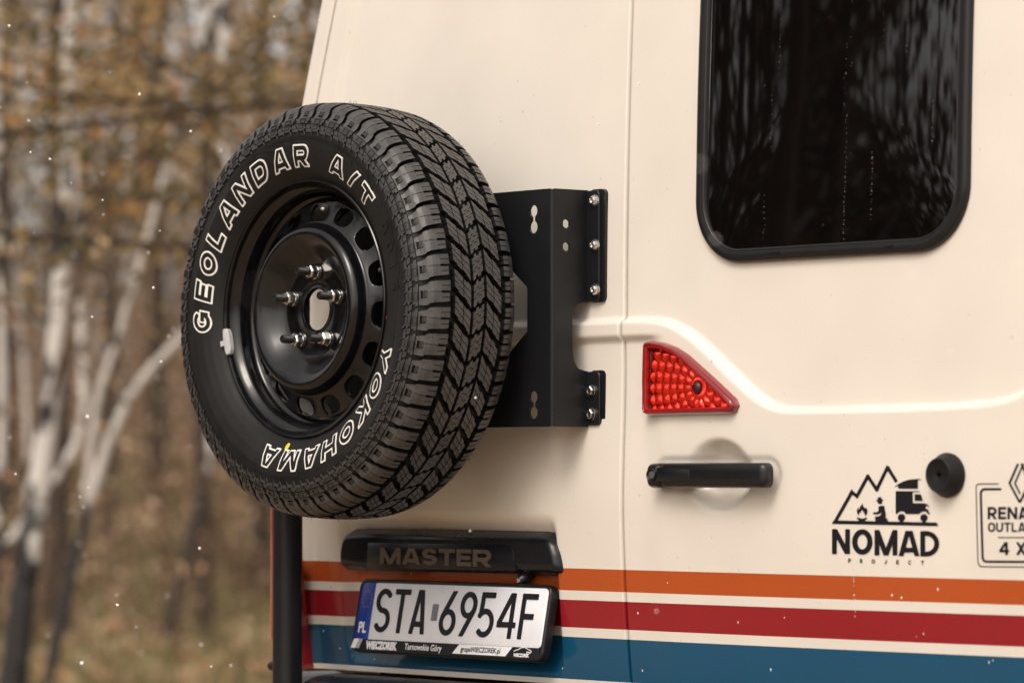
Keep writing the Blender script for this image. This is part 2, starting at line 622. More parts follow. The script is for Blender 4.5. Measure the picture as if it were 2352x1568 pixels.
def Yb(X, Z, ridge=True):
    """outer surface of the rear end: y for a given x, z"""
    X = np.asarray(X, float)
    Z = np.asarray(Z, float)
    zc = np.interp(X, _xs, _zs)
    sl = np.interp(X, _xs, _sl)
    d = (Z - zc) / np.sqrt(1 + sl * sl)
    wd = .0095 + .0065 * sm(np.abs(sl) / .8)
    o = .0135 * sm(.5 - d / wd)
    lf = 1 - sm((X - (LX0 - .01)) / .07)
    o = o - .010 * lf * sm((Z_C2 + .005 - Z) / .012)
    o = o + .007 * lf * sm((Z_C2 - .04 - Z) / .25)
    dz = np.maximum(0, Z - 1.50)
    o = o - .014 * (dz / .53) ** 2
    dl = np.maximum(0, 1.22 - Z)
    o = o - .024 * (dl / .35) ** 1.7
    o = o - np.where(X > 0, .022, .016) * (X / .8) ** 2
    # fold near the outer door edges
    ex = edge_x(Z, X)
    o = o + .011 * sm((np.abs(X) - (ex - .118)) / .024) - .004 * sm((np.abs(X) - (ex - .035)) / .03)
    # handle cup
    q = np.hypot((X - CUP[0]) / .077, (Z - CUP[2]) / .060)
    o = o - .026 * sm((1.06 - q) / .55)
    hx = np.clip(X, h0[0] + .022, h1[0] - .042)
    dd = np.hypot(X - hx, Z - CUP[2])
    o = o - .004 * sm((.034 - dd) / .012)
    # number plate pocket
    px = np.minimum(X - POCK[0], POCK[1] - X)
    pz = np.minimum(Z - POCK[2], POCK[3] + .09 - Z)
    o = o - .024 * sm(px / .030) * sm(pz / .06)
    if CARVE is not None and X.size > 1:
        o = o - .030 * sm(f_poly(X, Z, CARVE) / .005)
    # tiny unevenness of pressed sheet
    o = o + .0006 * np.sin(X * 9.1 + Z * 3.3) * np.sin(Z * 7.7 - 1.1)
    return -o


def surf(X, Z, lift=0.0):
    return np.stack([X, Yb(X, Z) - lift, Z], -1)


def paint():
    m = bpy.data.materials.new('cream_paint_with_stripes')
    m.use_nodes = True
    t = m.node_tree
    b = t.nodes['Principled BSDF']
    b.inputs['Roughness'].default_value = .45
    b.inputs['Specular IOR Level'].default_value = .3
    b.inputs['Coat Weight'].default_value = .55
    b.inputs['Coat Roughness'].default_value = .045
    c8 = crop(1960, 1080, 2.67)
    zs = [P(*c8(1442, y), -.005)[2] for y in (900, 1063, 1133, 1337, 1408)]
    zs += [P(709, 1523, 0)[2]]
    print('STRIPES', [round(z, 4) for z in zs], P(745, 1284, 0)[2])
    cream = (.745, .695, .630)
    cols = [cream, (.43, .075, .012), cream, (.27, .007, .014), cream, (.001, .070, .150), cream]
    tc = t.nodes.new('ShaderNodeTexCoord')
    sep = t.nodes.new('ShaderNodeSeparateXYZ')
    t.links.new(tc.outputs['Object'], sep.inputs[0])
    last = None
    for i, c in enumerate(cols):
        if i == 0:
            rgb = t.nodes.new('ShaderNodeRGB')
            rgb.outputs[0].default_value = (*c, 1)
            last = rgb.outputs[0]
            continue
        lt = t.nodes.new('ShaderNodeMath')
        lt.operation = 'LESS_THAN'
        lt.inputs[1].default_value = zs[i - 1]
        t.links.new(sep.outputs[2], lt.inputs[0])
        mx = t.nodes.new('ShaderNodeMix')
        mx.data_type = 'RGBA'
        t.links.new(lt.outputs[0], mx.inputs[0])
        t.links.new(last, mx.inputs[6])
        mx.inputs[7].default_value = (*c, 1)
        last = mx.outputs[2]
    n = t.nodes.new('ShaderNodeTexNoise')
    n.inputs['Scale'].default_value = 5
    n.inputs['Detail'].default_value = 8
    t.links.new(tc.outputs['Object'], n.inputs['Vector'])
    mr = t.nodes.new('ShaderNodeMapRange')
    mr.inputs[1].default_value = .35
    mr.inputs[2].default_value = .75
    mr.inputs[3].default_value = 1.0
    mr.inputs[4].default_value = .93
    t.links.new(n.outputs[0], mr.inputs[0])
    mx = t.nodes.new('ShaderNodeMix')
    mx.data_type = 'RGBA'
    mx.blend_type = 'MULTIPLY'
    mx.inputs[0].default_value = 1
    t.links.new(last, mx.inputs[6])
    t.links.new(mr.outputs[0], mx.inputs[7])
    t.links.new(mx.outputs[2], b.inputs['Base Color'])
    # orange-peel of the lacquer
    n2 = t.nodes.new('ShaderNodeTexNoise')
    n2.inputs['Scale'].default_value = 160
    t.links.new(tc.outputs['Object'], n2.inputs['Vector'])
    bp = t.nodes.new('ShaderNodeBump')
    bp.inputs['Strength'].default_value = .05
    bp.inputs['Distance'].default_value = .001
    t.links.new(n2.outputs[0], bp.inputs['Height'])
    t.links.new(bp.outputs[0], b.inputs['Normal'])
    t.links.new(bp.outputs[0], b.inputs['Coat Normal'])
    return m


M_paint = paint()
ZB = P(1329, 1568, 0)[2] - .004                        # lower edge of the doors
ZT = 2.62
van = thing('camper_van', (0, 2.6, 0), 'cream camper van with orange, red and blue stripes, seen from its rear doors', 'van')
VT = Matrix.Translation((0, -2.6, 0))


def vpart(mb, name, mats, parent=None, **k):
    """a part of the van; geometry is given in place"""
    for i, a in enumerate(mb.v):
        mb.v[i] = a
    o = mb.build(name, mats, None, **k)
    o.parent = parent if parent is not None else van
    if parent is None:
        o.matrix_parent_inverse = VT
    return o


zfine = np.concatenate([np.arange(ZB, 2.10, .0036), np.linspace(2.105, ZT, 40)])


def door_sheet(x_of, n, mb):
    cols = []
    for k in range(n):
        cols.append(x_of(k / (n - 1), zfine))
    X = np.array(cols).T
    Z = np.repeat(zfine[:, None], n, 1)
    Y = Yb(X, Z)
    g = np.stack([X, Y, Z], -1)

    def roll(col, sgn):
        out = []
        for dx, dy in ((.0002, .0006), (.0012, .002), (.0016, .004), (.0016, .022)):
            q = col.copy()
            q[:, 0] += sgn * dx
            q[:, 1] += dy
            out.append(q)
        return out
    left = roll(g[:, 0], -1)
    right = roll(g[:, -1], 1)
    g = np.stack(left[::-1] + [g[:, i] for i in range(g.shape[1])] + right, 1)
    mb.grid(g)


def ccw(p):
    p = np.asarray(p)
    a = sum(p[i - 1][0] * p[i][1] - p[i][0] * p[i - 1][1] for i in range(len(p)))
    return p if a > 0 else p[::-1]


def dense(poly, step=.03):
    out = []
    n = len(poly)
    for i in range(n):
        a, b = poly[i], poly[(i + 1) % n]
        k = max(1, int(np.linalg.norm(b - a) / step))
        for j in range(k):
            out.append(a + (b - a) * j / k)
    return np.array(out)


lp = dense(ccw(np.array([P(*c8b(x, y), -.010)[[0, 2]] for x, y in LIGHT_PX])), .012)
yl = float(Yb(lp[:, 0].mean(), lp[:, 1].mean()))
CARVE = inset_poly(lp, .004)
GAP = .0042
mb = MB()
door_sheet(lambda s, z: -(edge_x(z) - .050) + s * ((edge_x(z) - .050) - GAP), 240, mb)
left_door = vpart(mb, 'rear_door', M_paint, angle=0, label='left rear door carrying the spare wheel bracket and number plate')
mb = MB()
door_sheet(lambda s, z: GAP + s * (edge_x(z, 1) - .050 - GAP), 262, mb)
right_door = vpart(mb, 'rear_door', M_paint, angle=0, label='right rear door with window, handle and black logos')

# body shell: pillars, sides, roof
mb = MB()
zl = np.concatenate([np.arange(ZB - .12, ZT, .02), [ZT]])
for sgn in (-1, 1):
    rows = []
    for z in zl:
        ex = float(edge_x(z, sgn))
        row = []
        xs = [ex - .0445, ex - .044, ex - .043, ex - .036, ex - .028, ex - .02, ex - .012]
        ys = [float(Yb(sgn * x, z)) for x in xs]
        ys[0] += .022
        ys[1] += .003
        for x, y in zip(xs, ys):
            row.append((sgn * x, y, z))
        cy = ys[-1] + .055
        for a in np.linspace(10, 90, 10):
            row.append((sgn * (ex - .012 + .012 + .043 * (math.sin(R(a))) - .008), cy - .055 * math.cos(R(a)), z))
        for y in (.4, 1.2, 2.4, 4.2, 4.9):
            row.append((sgn * (ex + .035), y, z))
        rows.append(row)
    mb.grid(np.array(rows), flip=(sgn > 0))
ex = float(edge_x(ZT))
rows = []
for x in np.linspace(-ex - .035, ex + .120, 21):
    rows.append([(x, float(Yb(np.clip(x, -ex, ex), ZT)) + .0, ZT - .001), (x, .03, ZT + .02), (x, .12, ZT + .07 - .05 * (x / ex) ** 4), (x, 2.5, ZT + .10 - .06 * (x / ex) ** 4), (x, 4.7, ZT + .05 - .05 * (x / ex) ** 4), (x, 4.95, ZT - .05)])
mb.grid(np.array(rows))
mb.add([(-ex - .03, 4.9, ZB - .1), (ex + .03, 4.9, ZB - .1), (ex + .03, 4.95, ZT), (-ex - .03, 4.95, ZT)], [(0, 1, 2, 3)])
vpart(mb, 'body_shell', M_paint)
mb = MB()
mb.box((-.72, .045, ZB - .1), (.72, .06, 1.95))  # interior black backing sheets added behind the door gaps
mb.box((-.62, .10, 1.93), (.62, .115, ZT - .05))
mb.box((-.84, .02, ZB - .10), (.84, 4.8, ZB - .09))
vpart(mb, 'black_backing', M_seal, smooth=False)
# bumper and lower trim
mb = MB()
xl, xr = P(722, 1545)[0], .84
out = round_rect(-.86, .86, .56, ZB - .006, .05)
pillow(mb, out, [(-.0, -.06), (0, .0), (.004, .03), (.012, .05), (.03, .056)], 0.0)
vpart(mb, 'rear_bumper', M_plastic)
mb = MB()
a, b2 = P(700, 1540, -.02), P(728, 1600, -.02)
pillow(mb, round_rect(a[0], b2[0], b2[2] - .05, a[2], .010), [(0, -.04), (0, .06), (.003, .064), (.008, .066)], 0.0)
vpart(mb, 'bumper_end', M_grey_plastic)

# road wheels
mb = MB()
mb.lathe([(-.10, .20), (-.11, .26), (-.10, .33), (-.07, .355), (.07, .355), (.10, .33), (.11, .26), (.10, .20), (.05, .19), (.04, .05), (.05, 0.001)], 48)
prev = None
for x, y in ((-.80, .95), (.80, .95), (-.80, 4.2), (.80, 4.2)):
    if prev is None:
        prev = o = mb.build('road_wheel', M_rubber)
    else:
        o = prev.copy()
        COL.objects.link(o)
    o.parent = van
    o.matrix_parent_inverse = VT
    o.rotation_euler = (0, 0, R(90 if x > 0 else -90))
    o.location = (x, y, .355)

# ---- rear window
wx0, wx1 = P(1597, 480, -.01)[0], P(2229, 300, -.01)[0]
for _ in range(4):
    wx0 = P(1597, 480, float(Yb(wx0, 1.70)) - .008)[0]
    wx1 = P(2227, 300, float(Yb(wx1, 1.84)) - .008)[0]
wz0 = P(1900, 592, -.01)[2]
wz1 = wz0 + .66
wout = round_rect(wx0, wx1, wz0, wz1, .105, 16)


wout = dense(wout)
window = MB()
pillow(window, wout, [(.001, -.002), (.001, .006), (.003, .0095), (.007, .0115), (.013, .012), (.018, .0105), (.0205, .010), (.0220, .0105), (.0230, .0095), (.0245, .004)], Yb, cap=False)
wf = vpart(window, 'rear_window', M_seal, angle=60)
gl = MB()


def gly(x, z):
    """the pane follows the broad curve of the door only"""
    ym_ = np.interp(z, [wz0, wz1], [float(Yb((wx0 + wx1) / 2, wz0)), float(Yb((wx0 + wx1) / 2, wz1))])
    return ym_ + .022 * ((x / .8) ** 2 - ((wx0 + wx1) / 1.6) ** 2)


ins = inset_poly(wout, .0245)
ctr = ins.mean(0)
rings = []
for k in np.linspace(1, 0.02, 26):
    p = ctr + (ins - ctr) * k
    y = gly(p[:, 0], p[:, 1]) - .0075 - .003 * (1 - k ** 3)
    rings.append(np.stack([p[:, 0], y, p[:, 1]], -1))
gl.grid(np.array(rings), wrap=True)
gl.f.append(tuple(gl.n - len(ins) + i for i in range(len(ins))))
gl.m.append(0)
o = vpart(gl, 'glass', M_glass, parent=wf, angle=0)
ch = MB()
pillow(ch, wout, [(.0205, .0100), (.0210, .0112), (.0217, .0112), (.0222, .0100)], Yb, cap=False)
vpart(ch, 'bead', mat('bead_strip', (.05, .05, .052), .25), parent=wf)
for cx in (540, 1178):
    dh = MB()
    cc = crop(1650, 0, 2.375)
    a = P(*cc(cx - 22, 1425 + (40 if cx < 900 else 0)), -.02)
    b2 = P(*cc(cx + 22, 1425 + (40 if cx < 900 else 0)), -.02)
    dh.box((a[0], float(Yb(a[0], a[2])) - .0130, a[2] - .0015), (b2[0], float(Yb(a[0], a[2])) - .008, a[2] + .0015))
    vpart(dh, 'drain_slot', M_ink, parent=wf, smooth=False)

# ------------------------------------------------------------------ door handle
hz = CUP[2]
hx0, hx1 = h0[0] + .006, h1[0] - .011
hh = .0405
hm = MB()
ys = float(Yb(hx0, hz - .05))


def bar(mb, x0, x1, z0, z1, yfun, n=28, m=14, r=.012):
    """a soft bar along x: cross sections with rounded front"""
    rings = []
    for i in range(n):
        s = i / (n - 1)
        s = s - .13 * math.sin(2 * math.pi * s)
        x = x0 + (x1 - x0) * s
        e = min(s, 1 - s) * (x1 - x0)
        zc, hz_ = (z0 + z1) / 2, (z1 - z0) / 2
        if e < r:
            hz_ -= r * (1 - math.sqrt(max(0, 1 - (1 - e / r) ** 2)))
        yb_, yf = yfun(x, s)
        yf = yb_ + (yf - yb_) * (1 - .38 * (1 - min(1, e / r)) ** 2.5)
        ring = []
        for k in range(m):
            a = math.pi * (k / (m - 1)) - math.pi / 2
            ca, sa = math.cos(a), math.sin(a)
            ring.append((x, yb_ + (yf - yb_) * (abs(ca) ** .36), zc + hz_ * (abs(sa) ** .60) * (1 if sa > 0 else -1)))
        rings.append(ring)
    rings = np.array(rings)
    mb.grid(rings)
    for ring in (rings[0], rings[-1]):
        b = mb.n
        mb.add(ring, [tuple(range(len(ring)))])


xs_split = hx0 + (hx1 - hx0) * .118
ysurf = float(Yb(hx1 + .01, hz))
bar(hm, xs_split + .0012, hx1, hz - hh / 2, hz + hh / 2, lambda x, s: (ysurf - .018 + .0, ysurf - .038 - .006 * math.sin(s * math.pi)), r=.013, n=48)
handle = vpart(hm, 'door_handle', M_plastic, angle=50)
lk = MB()
bar(lk, hx0, xs_split, hz - hh / 2 - .001, hz + hh / 2, lambda x, s: (ysurf + .006, ysurf - .036), r=.008, n=14)
bar(lk, hx0 + .006, xs_split + .045, hz - hh / 2 + .000, hz + hh / 2 - .004, lambda x, s: (ysurf + .006, ysurf - .020), r=.004, n=14)
lock = vpart(lk, 'lock_housing', M_plastic, parent=handle, angle=50)
lc = MB()
kc = ((hx0 + xs_split) / 2 + .001, hz + .0005)
lc.lathe([(.0305, .0118), (.0382, .0112), (.0388, .0104), (.0382, .0095), (.0368, .0080), (.0368, .0001)], 28, centre=(kc[0], ysurf, kc[1]))
vpart(lc, 'lock_cylinder', [M_black_metal], parent=handle)
lc = MB()
lc.lathe([(.0370, .0066), (.0380, .0062), (.0382, .0002)], 20, centre=(kc[0] + .001, ysurf, kc[1]))
vpart(lc, 'key_slot', [mat('dull_steel', (.22, .22, .22), .45, .8)], parent=handle)
bt = MB()
bx = xs_split + .0125
pillow(bt, round_rect(bx - .0042, bx + .0042, hz - .0085, hz + .0085, .003, 5), [(0, .036), (0, .0425), (.0012, .0430), (.0020, .0422)], ysurf)
# shallow raised panel behind the button
tp = MB()
pts = [(xs_split + .034, -.0105), (xs_split + .082, -.0085), (xs_split + .0835, .0095), (xs_split + .034, .0125), (xs_split + .004, .013), (xs_split + .004, -.010)]
pillow(tp, np.array([(x, hz + z) for x, z in pts]), [(0, .036), (0, .0432), (.0014, .0440)], ysurf)
vpart(bt, 'handle_button', M_black_metal, parent=handle)
vpart(tp, 'handle_panel', M_plastic, parent=handle)

# ------------------------------------------------------------------ rubber door stop
kp = P(2178.7, 1090.7, 0)
for _ in range(3):
    yk = float(Yb(kp[0], kp[2]))
    kp = P(2178.7, 1090.7, yk)
kb = MB()
kb.lathe([(-.002, .0335), (.004, .0345), (.006, .0340), (.020, .0270), (.0235, .0262), (.0245, .0250), (.0235, .0235), (.0225, .0215), (.0225, .0060), (.0215, .0045), (.015, .0035), (.015, .0001)], 56, centre=(kp[0], yk, kp[2]))
vpart(kb, 'door_stop', M_rubber_side, label='round black rubber door stop right of the mountain logo')

# ------------------------------------------------------------------ triangular red light
ml = MB()
pillow(ml, lp, [(-.0015, -.01), (-.0015, .001), (0, .008), (.002, .0115), (.0030, .0128), (.0050, .0130), (.0056, .0124), (.0060, .0115)], yl, cap=False)
light = vpart(ml, 'marker_light', M_dark_red, angle=50, label='triangular red tail light beside the door seam')
fr = MB()
pillow(fr, lp, [(.0058, .0112), (.0062, .0120), (.0072, .0122), (.0094, .0118), (.0102, .0105), (.0106, .0050)], yl, cap=False)
vpart(fr, 'inner_rim', M_red, parent=light, angle=60)
# dimpled reflector bowl
rf = MB()
inn = inset_poly(lp, .0090)
n = .0007
xs = np.arange(inn[:, 0].min() - n, inn[:, 0].max() + n, n)
zs_ = np.arange(inn[:, 1].min() - n, inn[:, 1].max() + n, n)
GX, GZ = np.meshgrid(xs, zs_, indexing='ij')
F = f_poly(GX, GZ, inn)
bulb = P(*c8b(575, 478), -.005)


def refl(T, lift=0):
    x, z = T[:, 0], T[:, 1]
    rr = np.hypot(x - bulb[0], z - bulb[2])
    th = np.arctan2(z - bulb[2], x - bulb[0])
    ring = rr / .0185
    k = np.floor(ring)
    fr_ = ring - k
    seg = np.where(k > .5, 9 + 5 * k, 30)
    tt = th * seg / (2 * math.pi) + .5 * k
    ft = tt - np.floor(tt)
    dim = (np.sin(fr_ * math.pi) * np.sin(ft * math.pi))
    dep = .0030 - .04 * rr + .0044 * np.clip(dim, 0, 1) ** .8 * (rr > .012)
    return np.stack([x, yl - dep, z], -1)


march(rf, xs, zs_, F, refl)
vpart(rf, 'reflector', M_red_metal, parent=light, angle=0)
bu = MB()
bu.lathe([(.0, .0105), (.0070, .0100), (.0100, .0075), (.0112, .0040), (.0114, .0001)], 20, centre=(bulb[0], yl, bulb[2]))
vpart(bu, 'bulb', mat('dark_bulb', (.05, .002, .005), .45), parent=light)

# ------------------------------------------------------------------ number plate lamp housing with name badge
c6 = crop(600, 1240, 2.868)
HP = [(640, 430), (638, 360), (640, 300), (655, 215), (678, 165), (715, 145), (800, 142), (1300, 150), (1700, 156), (2050, 163), (2100, 172), (2135, 195), (2165, 240), (2190, 310), (2203, 390), (2206, 470), (2140, 476), (1800, 458), (1300, 446), (830, 438)]
hpz = ccw(np.array([P(*c6(x, y), -.016)[[0, 2]] for x, y in HP]))
zb = hpz[:, 1].min()
zt_ = hpz[:, 1].max()
ym = float(Yb(POCK[0] - .04, zt_ + .02))
hpz = np.array(hpz)
ho = MB()
cushion(ho, hpz, ym, .0275, .020, power=2.6)
house = vpart(ho, 'lamp_housing', M_plastic_gloss, angle=50)
yf = ym - .0275


def on_house(px, py, lift):
    p = P(px, py, yf)
    p[1] = yf - lift
    return p


pn = MB()
pp = ccw(np.array([P(*c6(x, y), yf)[[0, 2]] for x, y in [(860, 240), (1300, 248), (1820, 252), (1855, 262), (1872, 290), (1893, 425), (1890, 436), (1300, 428), (850, 420)]]))
pillow(pn, pp, [(0, -.001), (0, .0012), (.0008, .0016)], yf)
vpart(pn, 'badge_panel', M_plastic_gloss, parent=house)
A0, A1, A2 = P(*c6(943, 388), yf - .002), P(*c6(1722, 412), yf - .002), P(*c6(943, 273), yf - .002)
bh = A2[2] - A0[2]
bw = A1[0] - A0[0]
wds = {'M': 1.28, 'A': 1.12, 'S': .90, 'T': .95, 'E': .86, 'R': 1.08}
tot = sum(wds[c] for c in 'MASTER') + .12 * 5
k = bw / (tot * bh)
xc_ = 0.0
for ch in 'MASTER':
    bd = MB()
    write(bd, ch, bh, .235, lambda T: np.stack([A0[0] + T[:, 0] * k, np.full(len(T), yf - .0036), A0[2] + T[:, 1]], -1), wds, .12, start=xc_,
          wall=lambda T: np.stack([A0[0] + T[:, 0] * k, np.full(len(T), yf - .001), A0[2] + T[:, 1]], -1))
    xc_ += (wds[ch] + .12) * bh
    vpart(bd, 'badge_letter', M_badge, parent=house, smooth=False)
pl = MB()
q = P(*c6(1945, 495), yf + .02)
pl.tube([(q[0], yf + .035, q[2] + .012), (q[0], yf + .020, q[2]), (q[0] - .002, yf + .012, q[2] - .004)], [.012, .012, .009], 14)
vpart(pl, 'plate_lamp', M_plastic, parent=house)
pl = MB()
pl.lathe([(0, .005), (.002, .004), (.003, .0001)], 12, centre=(q[0] - .002, yf + .011, q[2] - .002))
vpart(pl, 'camera_eye', M_steel, parent=house)

# ------------------------------------------------------------------ number plate
pc = P(1035, 1421, -.018)
tilt = R(11)


def PL(u, v, lift=0.0):
    """plate coordinates (metres from the centre, right and up) -> place"""
    u = np.asarray(u, float)
    v = np.asarray(v, float)
    return np.stack([pc[0] + u, pc[1] + v * math.sin(tilt) - lift * math.cos(tilt), pc[2] + v * math.cos(tilt) + lift * math.sin(tilt)], -1)


PT = lambda p: PL(p[0], p[2], -p[1])
FW, FH_ = .2655, .0660
pf = MB()
fo = dense(round_rect(-FW, FW, -FH_, FH_, .017, 8), .05)
pillow(pf, fo, [(0, -.012), (0, .002), (.001, .0045), (.003, .006), (.0055, .006), (.0062, .003)], 0.0, T=PT)
plate = vpart(pf, 'number_plate', M_seal, angle=50, label='white number plate STA 6954F in a black dealer frame')
v0, v1 = -.0440, .0590
u0, u1 = -.2590, .2590
pw = MB()
pillow(pw, dense(round_rect(u0 + .0340, u1, v0, v1, .012, 6), .05), [(0, .002), (0, .0042), (.0006, .0046)], 0.0, T=PT)
# square corners on the left meet the blue band
vpart(pw, 'plate_field', M_plate, parent=plate, angle=50)
pb = MB()
pillow(pb, round_rect(u0, u0 + .0405, v0, v1, .003, 3), [(0, .002), (0, .0047), (.0005, .0050)], 0.0, T=PT)
vpart(pb, 'blue_band', M_blue, parent=plate, angle=50)
st = MB()
for k_ in range(12):
    a = k_ * math.pi / 6
    sx, sz = u0 + .021 + .0130 * math.sin(a), v1 - .030 + .0150 * math.cos(a)
    pts = [(sx + (.0019 if j % 2 == 0 else .0008) * math.sin(j * math.pi / 5), sz + (.0019 if j % 2 == 0 else .0008) * math.cos(j * math.pi / 5)) for j in range(10)]
    pts = np.array(pts[::-1])
    st.add(PL(pts[:, 0], pts[:, 1], .0054), [tuple(range(10))])
vpart(st, 'star_ring', M_gold, parent=plate, smooth=False)
cb = MB()
font_mesh(cb, 'PL', .028, lambda v: PL(u0 + .0085 + v[:, 0] * .80, v0 + .0130 + v[:, 1] * .95, .0054), bold=.0010)
vpart(cb, 'country_code', M_inkwhite, parent=plate, smooth=False)
# licence characters, each at its own place
for ch, fc, wdt in (('S', .140, .56), ('T', .238, .54), ('A', .338, .55), ('6', .497, .56), ('9', .599, .56), ('5', .697, .56), ('4', .806, .62), ('F', .912, .52)):
    H = .0790
    vb = -.0300
    cxm = u0 + .518 * fc
    fn = lambda T: PL(cxm - wdt * H / 2 + T[:, 0], vb + T[:, 1], .0062)
    wl = lambda T: PL(cxm - wdt * H / 2 + T[:, 0], vb + T[:, 1], .0044)
    ck = MB()
    write(ck, ch, H, .125, fn, wdt, 0, cell=.0014, wall=wl)
    vpart(ck, 'plate_character', M_ink, parent=plate, smooth=False)
sk = MB()
sc = u0 + .518 * .422
pillow(sk, round_rect(sc - .0085, sc + .0085, -.005, .0250, .002, 3), [(0, .0046), (0, .0050)], 0.0, T=PT)
vpart(sk, 'plate_sticker', M_sticker, parent=plate, smooth=False)
fs = MB()
sv = v0 - .0200
font_mesh(fs, 'WIECZOREK', .0150, lambda v: PL(-.218 + v[:, 0] * 1.0, sv + .0042 + v[:, 1] * 1.22, .0068), bold=.0011)
font_mesh(fs, 'Tarnowskie Góry', .0155, lambda v: PL(-.108 + v[:, 0] * .93, sv + .0060 + v[:, 1], .0068), bold=.0003)
pts = np.array([(.026, sv + .0035), (.170, sv + .0035), (.186, sv + .0200), (.042, sv + .0200)])
fs.add(PL(pts[:, 0], pts[:, 1], .0066), [(0, 1, 2, 3)])
for (a, b_, c_, d_) in ((-.262, -.249, -.240, -.256), (-.246, -.244, -.236, -.238), (-.2415, -.2395, -.2315, -.2335)):
    pts = np.array([(a, sv + .004), (b_, sv + .004), (c_, sv + .021), (d_, sv + .021)])
    fs.add(PL(pts[:, 0], pts[:, 1], .0066), [(0, 1, 2, 3)])
font_mesh(fs, 'WIECZOREK', .0078, lambda v: PL(.192 + v[:, 0] * .90, sv + .0040 + v[:, 1], .0068), bold=.0004)
font_mesh(fs, 'grupa', .0058, lambda v: PL(.2245 + v[:, 0] * .90, sv + .0108 + v[:, 1], .0068), bold=.0002)
xs = np.arange(.185, .245, .0006)
ys_ = np.arange(sv, sv + .026, .0006)
GX, GY = np.meshgrid(xs, ys_, indexing='ij')
F = f_line(GX, GY, [(.191, sv + .0125), (.196, sv + .0150), (.202, sv + .0160), (.209, sv + .0195), (.219, sv + .0205), (.228, sv + .0175), (.236, sv + .0155), (.238, sv + .0125)], .0013)
march(fs, xs, ys_, F, lambda T: PL(T[:, 0], T[:, 1], .0068))
# the printed strip lies on the lower bar of the frame
bs = MB()
pts = np.array([(-.2600, sv + .0005), (.2560, sv + .0005), (.2560, sv + .0205), (-.2600, sv + .0205)])
pillow(bs, pts, [(0, .002), (0, .0058), (.0005, .0062)], 0.0, T=PT)
vpart(bs, 'frame_strip', M_ink, parent=plate, smooth=False)
vpart(fs, 'strip_lettering', M_inkwhite, parent=plate, smooth=False)['kind'] = 'stuff'
fb = MB()
font_mesh(fb, 'grupaWIECZOREK.pl', .0118, lambda v: PL(.0485 + v[:, 0] * 1.02, sv + .0078 + v[:, 1] * 1.05, .0070), bold=.0003)
vpart(fb, 'web_address', M_ink, parent=plate, smooth=False)

# ------------------------------------------------------------------ spare wheel bracket
c5 = crop(1180, 440, 2.45)
Y1 = -.088                                               # front plate of the bracket
xb = P(*c5(412, 600), Y1)[0]                             # its folded edge
zt0, zb0 = P(*c5(410, 48), Y1)[2], P(*c5(425, 1472), Y1)[2]
WC_px = (694, 712)
lipY = -.32
WX, WZ = P(*WC_px, lipY)[0], P(*WC_px, lipY)[2]
print('wheel centre', WX, WZ, 'fold', xb, 'z', zt0, zb0)


def sheet_mesh(mb, F, xs, zs_, to3, nrm, th):
    """a flat plate with cut-outs: field on a grid, front, back and cut edges"""
    fr_ = lambda T: to3(T[:, 0], T[:, 1])
    bk = lambda T: to3(T[:, 0], T[:, 1]) + np.asarray(nrm) * th
    march(mb, xs, zs_, F, fr_, wall=bk)
    march(mb, xs, zs_, F, bk)


def keyhole(X, Z, cx, ct, cb, up):
    F = f_line(X, Z, [(cx, ct + .002), (cx, ct - .001)], .0205)
    F = np.maximum(F, f_circ(X, Z, cx, ct, .0103))
    F = np.maximum(F, f_circ(X, Z, cx, cb, .0108))
    return np.maximum(F, f_seg(X, Z, (cx, ct), (cx, cb), .0088))


xl_ = P(708, 715, Y1)[0] - .075                                        # mirror edge on the far side
n = .0021
xs = np.arange(xl_ - .006, xb + .006, n)
zs_ = np.arange(zb0 - .006, zt0 + .006, n)
GX, GZ = np.meshgrid(xs, zs_, indexing='ij')
F = np.minimum(np.minimum(GX - xl_, xb - .006 - GX), np.minimum(GZ - zb0 - .0, zt0 - GZ - .0))
o1 = P(1211, 660, Y1)
o2 = P(1211, 761, Y1)
o3 = P(1187, 642, Y1)
ox, oz = o1[0] - WX, (o1[2] - o2[2]) / 2
ozc = (o1[2] + o2[2]) / 2
dz_ = .075
oxl = P(708, 715, Y1)[0]
octp = [(WX + ox, ozc + oz), (WX + ox - dz_, ozc + oz + dz_ * .75), (oxl, ozc + oz + dz_ * .75), (oxl, ozc - oz - dz_ * .75), (WX + ox - dz_, ozc - oz - dz_ * .75), (WX + ox, ozc - oz)]
F = np.minimum(F, -f_poly(GX, GZ, octp))
for sgn in (0, 1):
    a = P(*c5(299, 185), Y1)
    b2 = P(*c5(299, 280), Y1)
    c_ = P(*c5(318, 1295), Y1)
    d_ = P(*c5(318, 1388), Y1)
    ax = a[0] if not sgn else 2 * WX - a[0]
    F = np.minimum(F, -keyhole(GX, GZ, ax, a[2], b2[2], True))
    F = np.minimum(F, -keyhole(GX, GZ, ax, c_[2], d_[2], True))
brk = MB()
# vertices finer near the cut-outs come from the field itself
sheet_mesh(brk, F, xs, zs_, lambda x, z: np.stack([x, np.full(len(x), Y1), z], -1), (0, 1, 0), .004)
# side plate: from the fold back to the door
yflo = -.012
depth = yflo - Y1


def side_outline():
    """photo points of the side plate on the plane x = xb -> (y, z)"""
    def Q(cx, cy):
        px, py = c5(cx, cy)
        d = ray(px, py)
        t = (xb - CAM[0]) / d[0]
        p = CAM + d * t
        return p[1], p[2]
    return Q


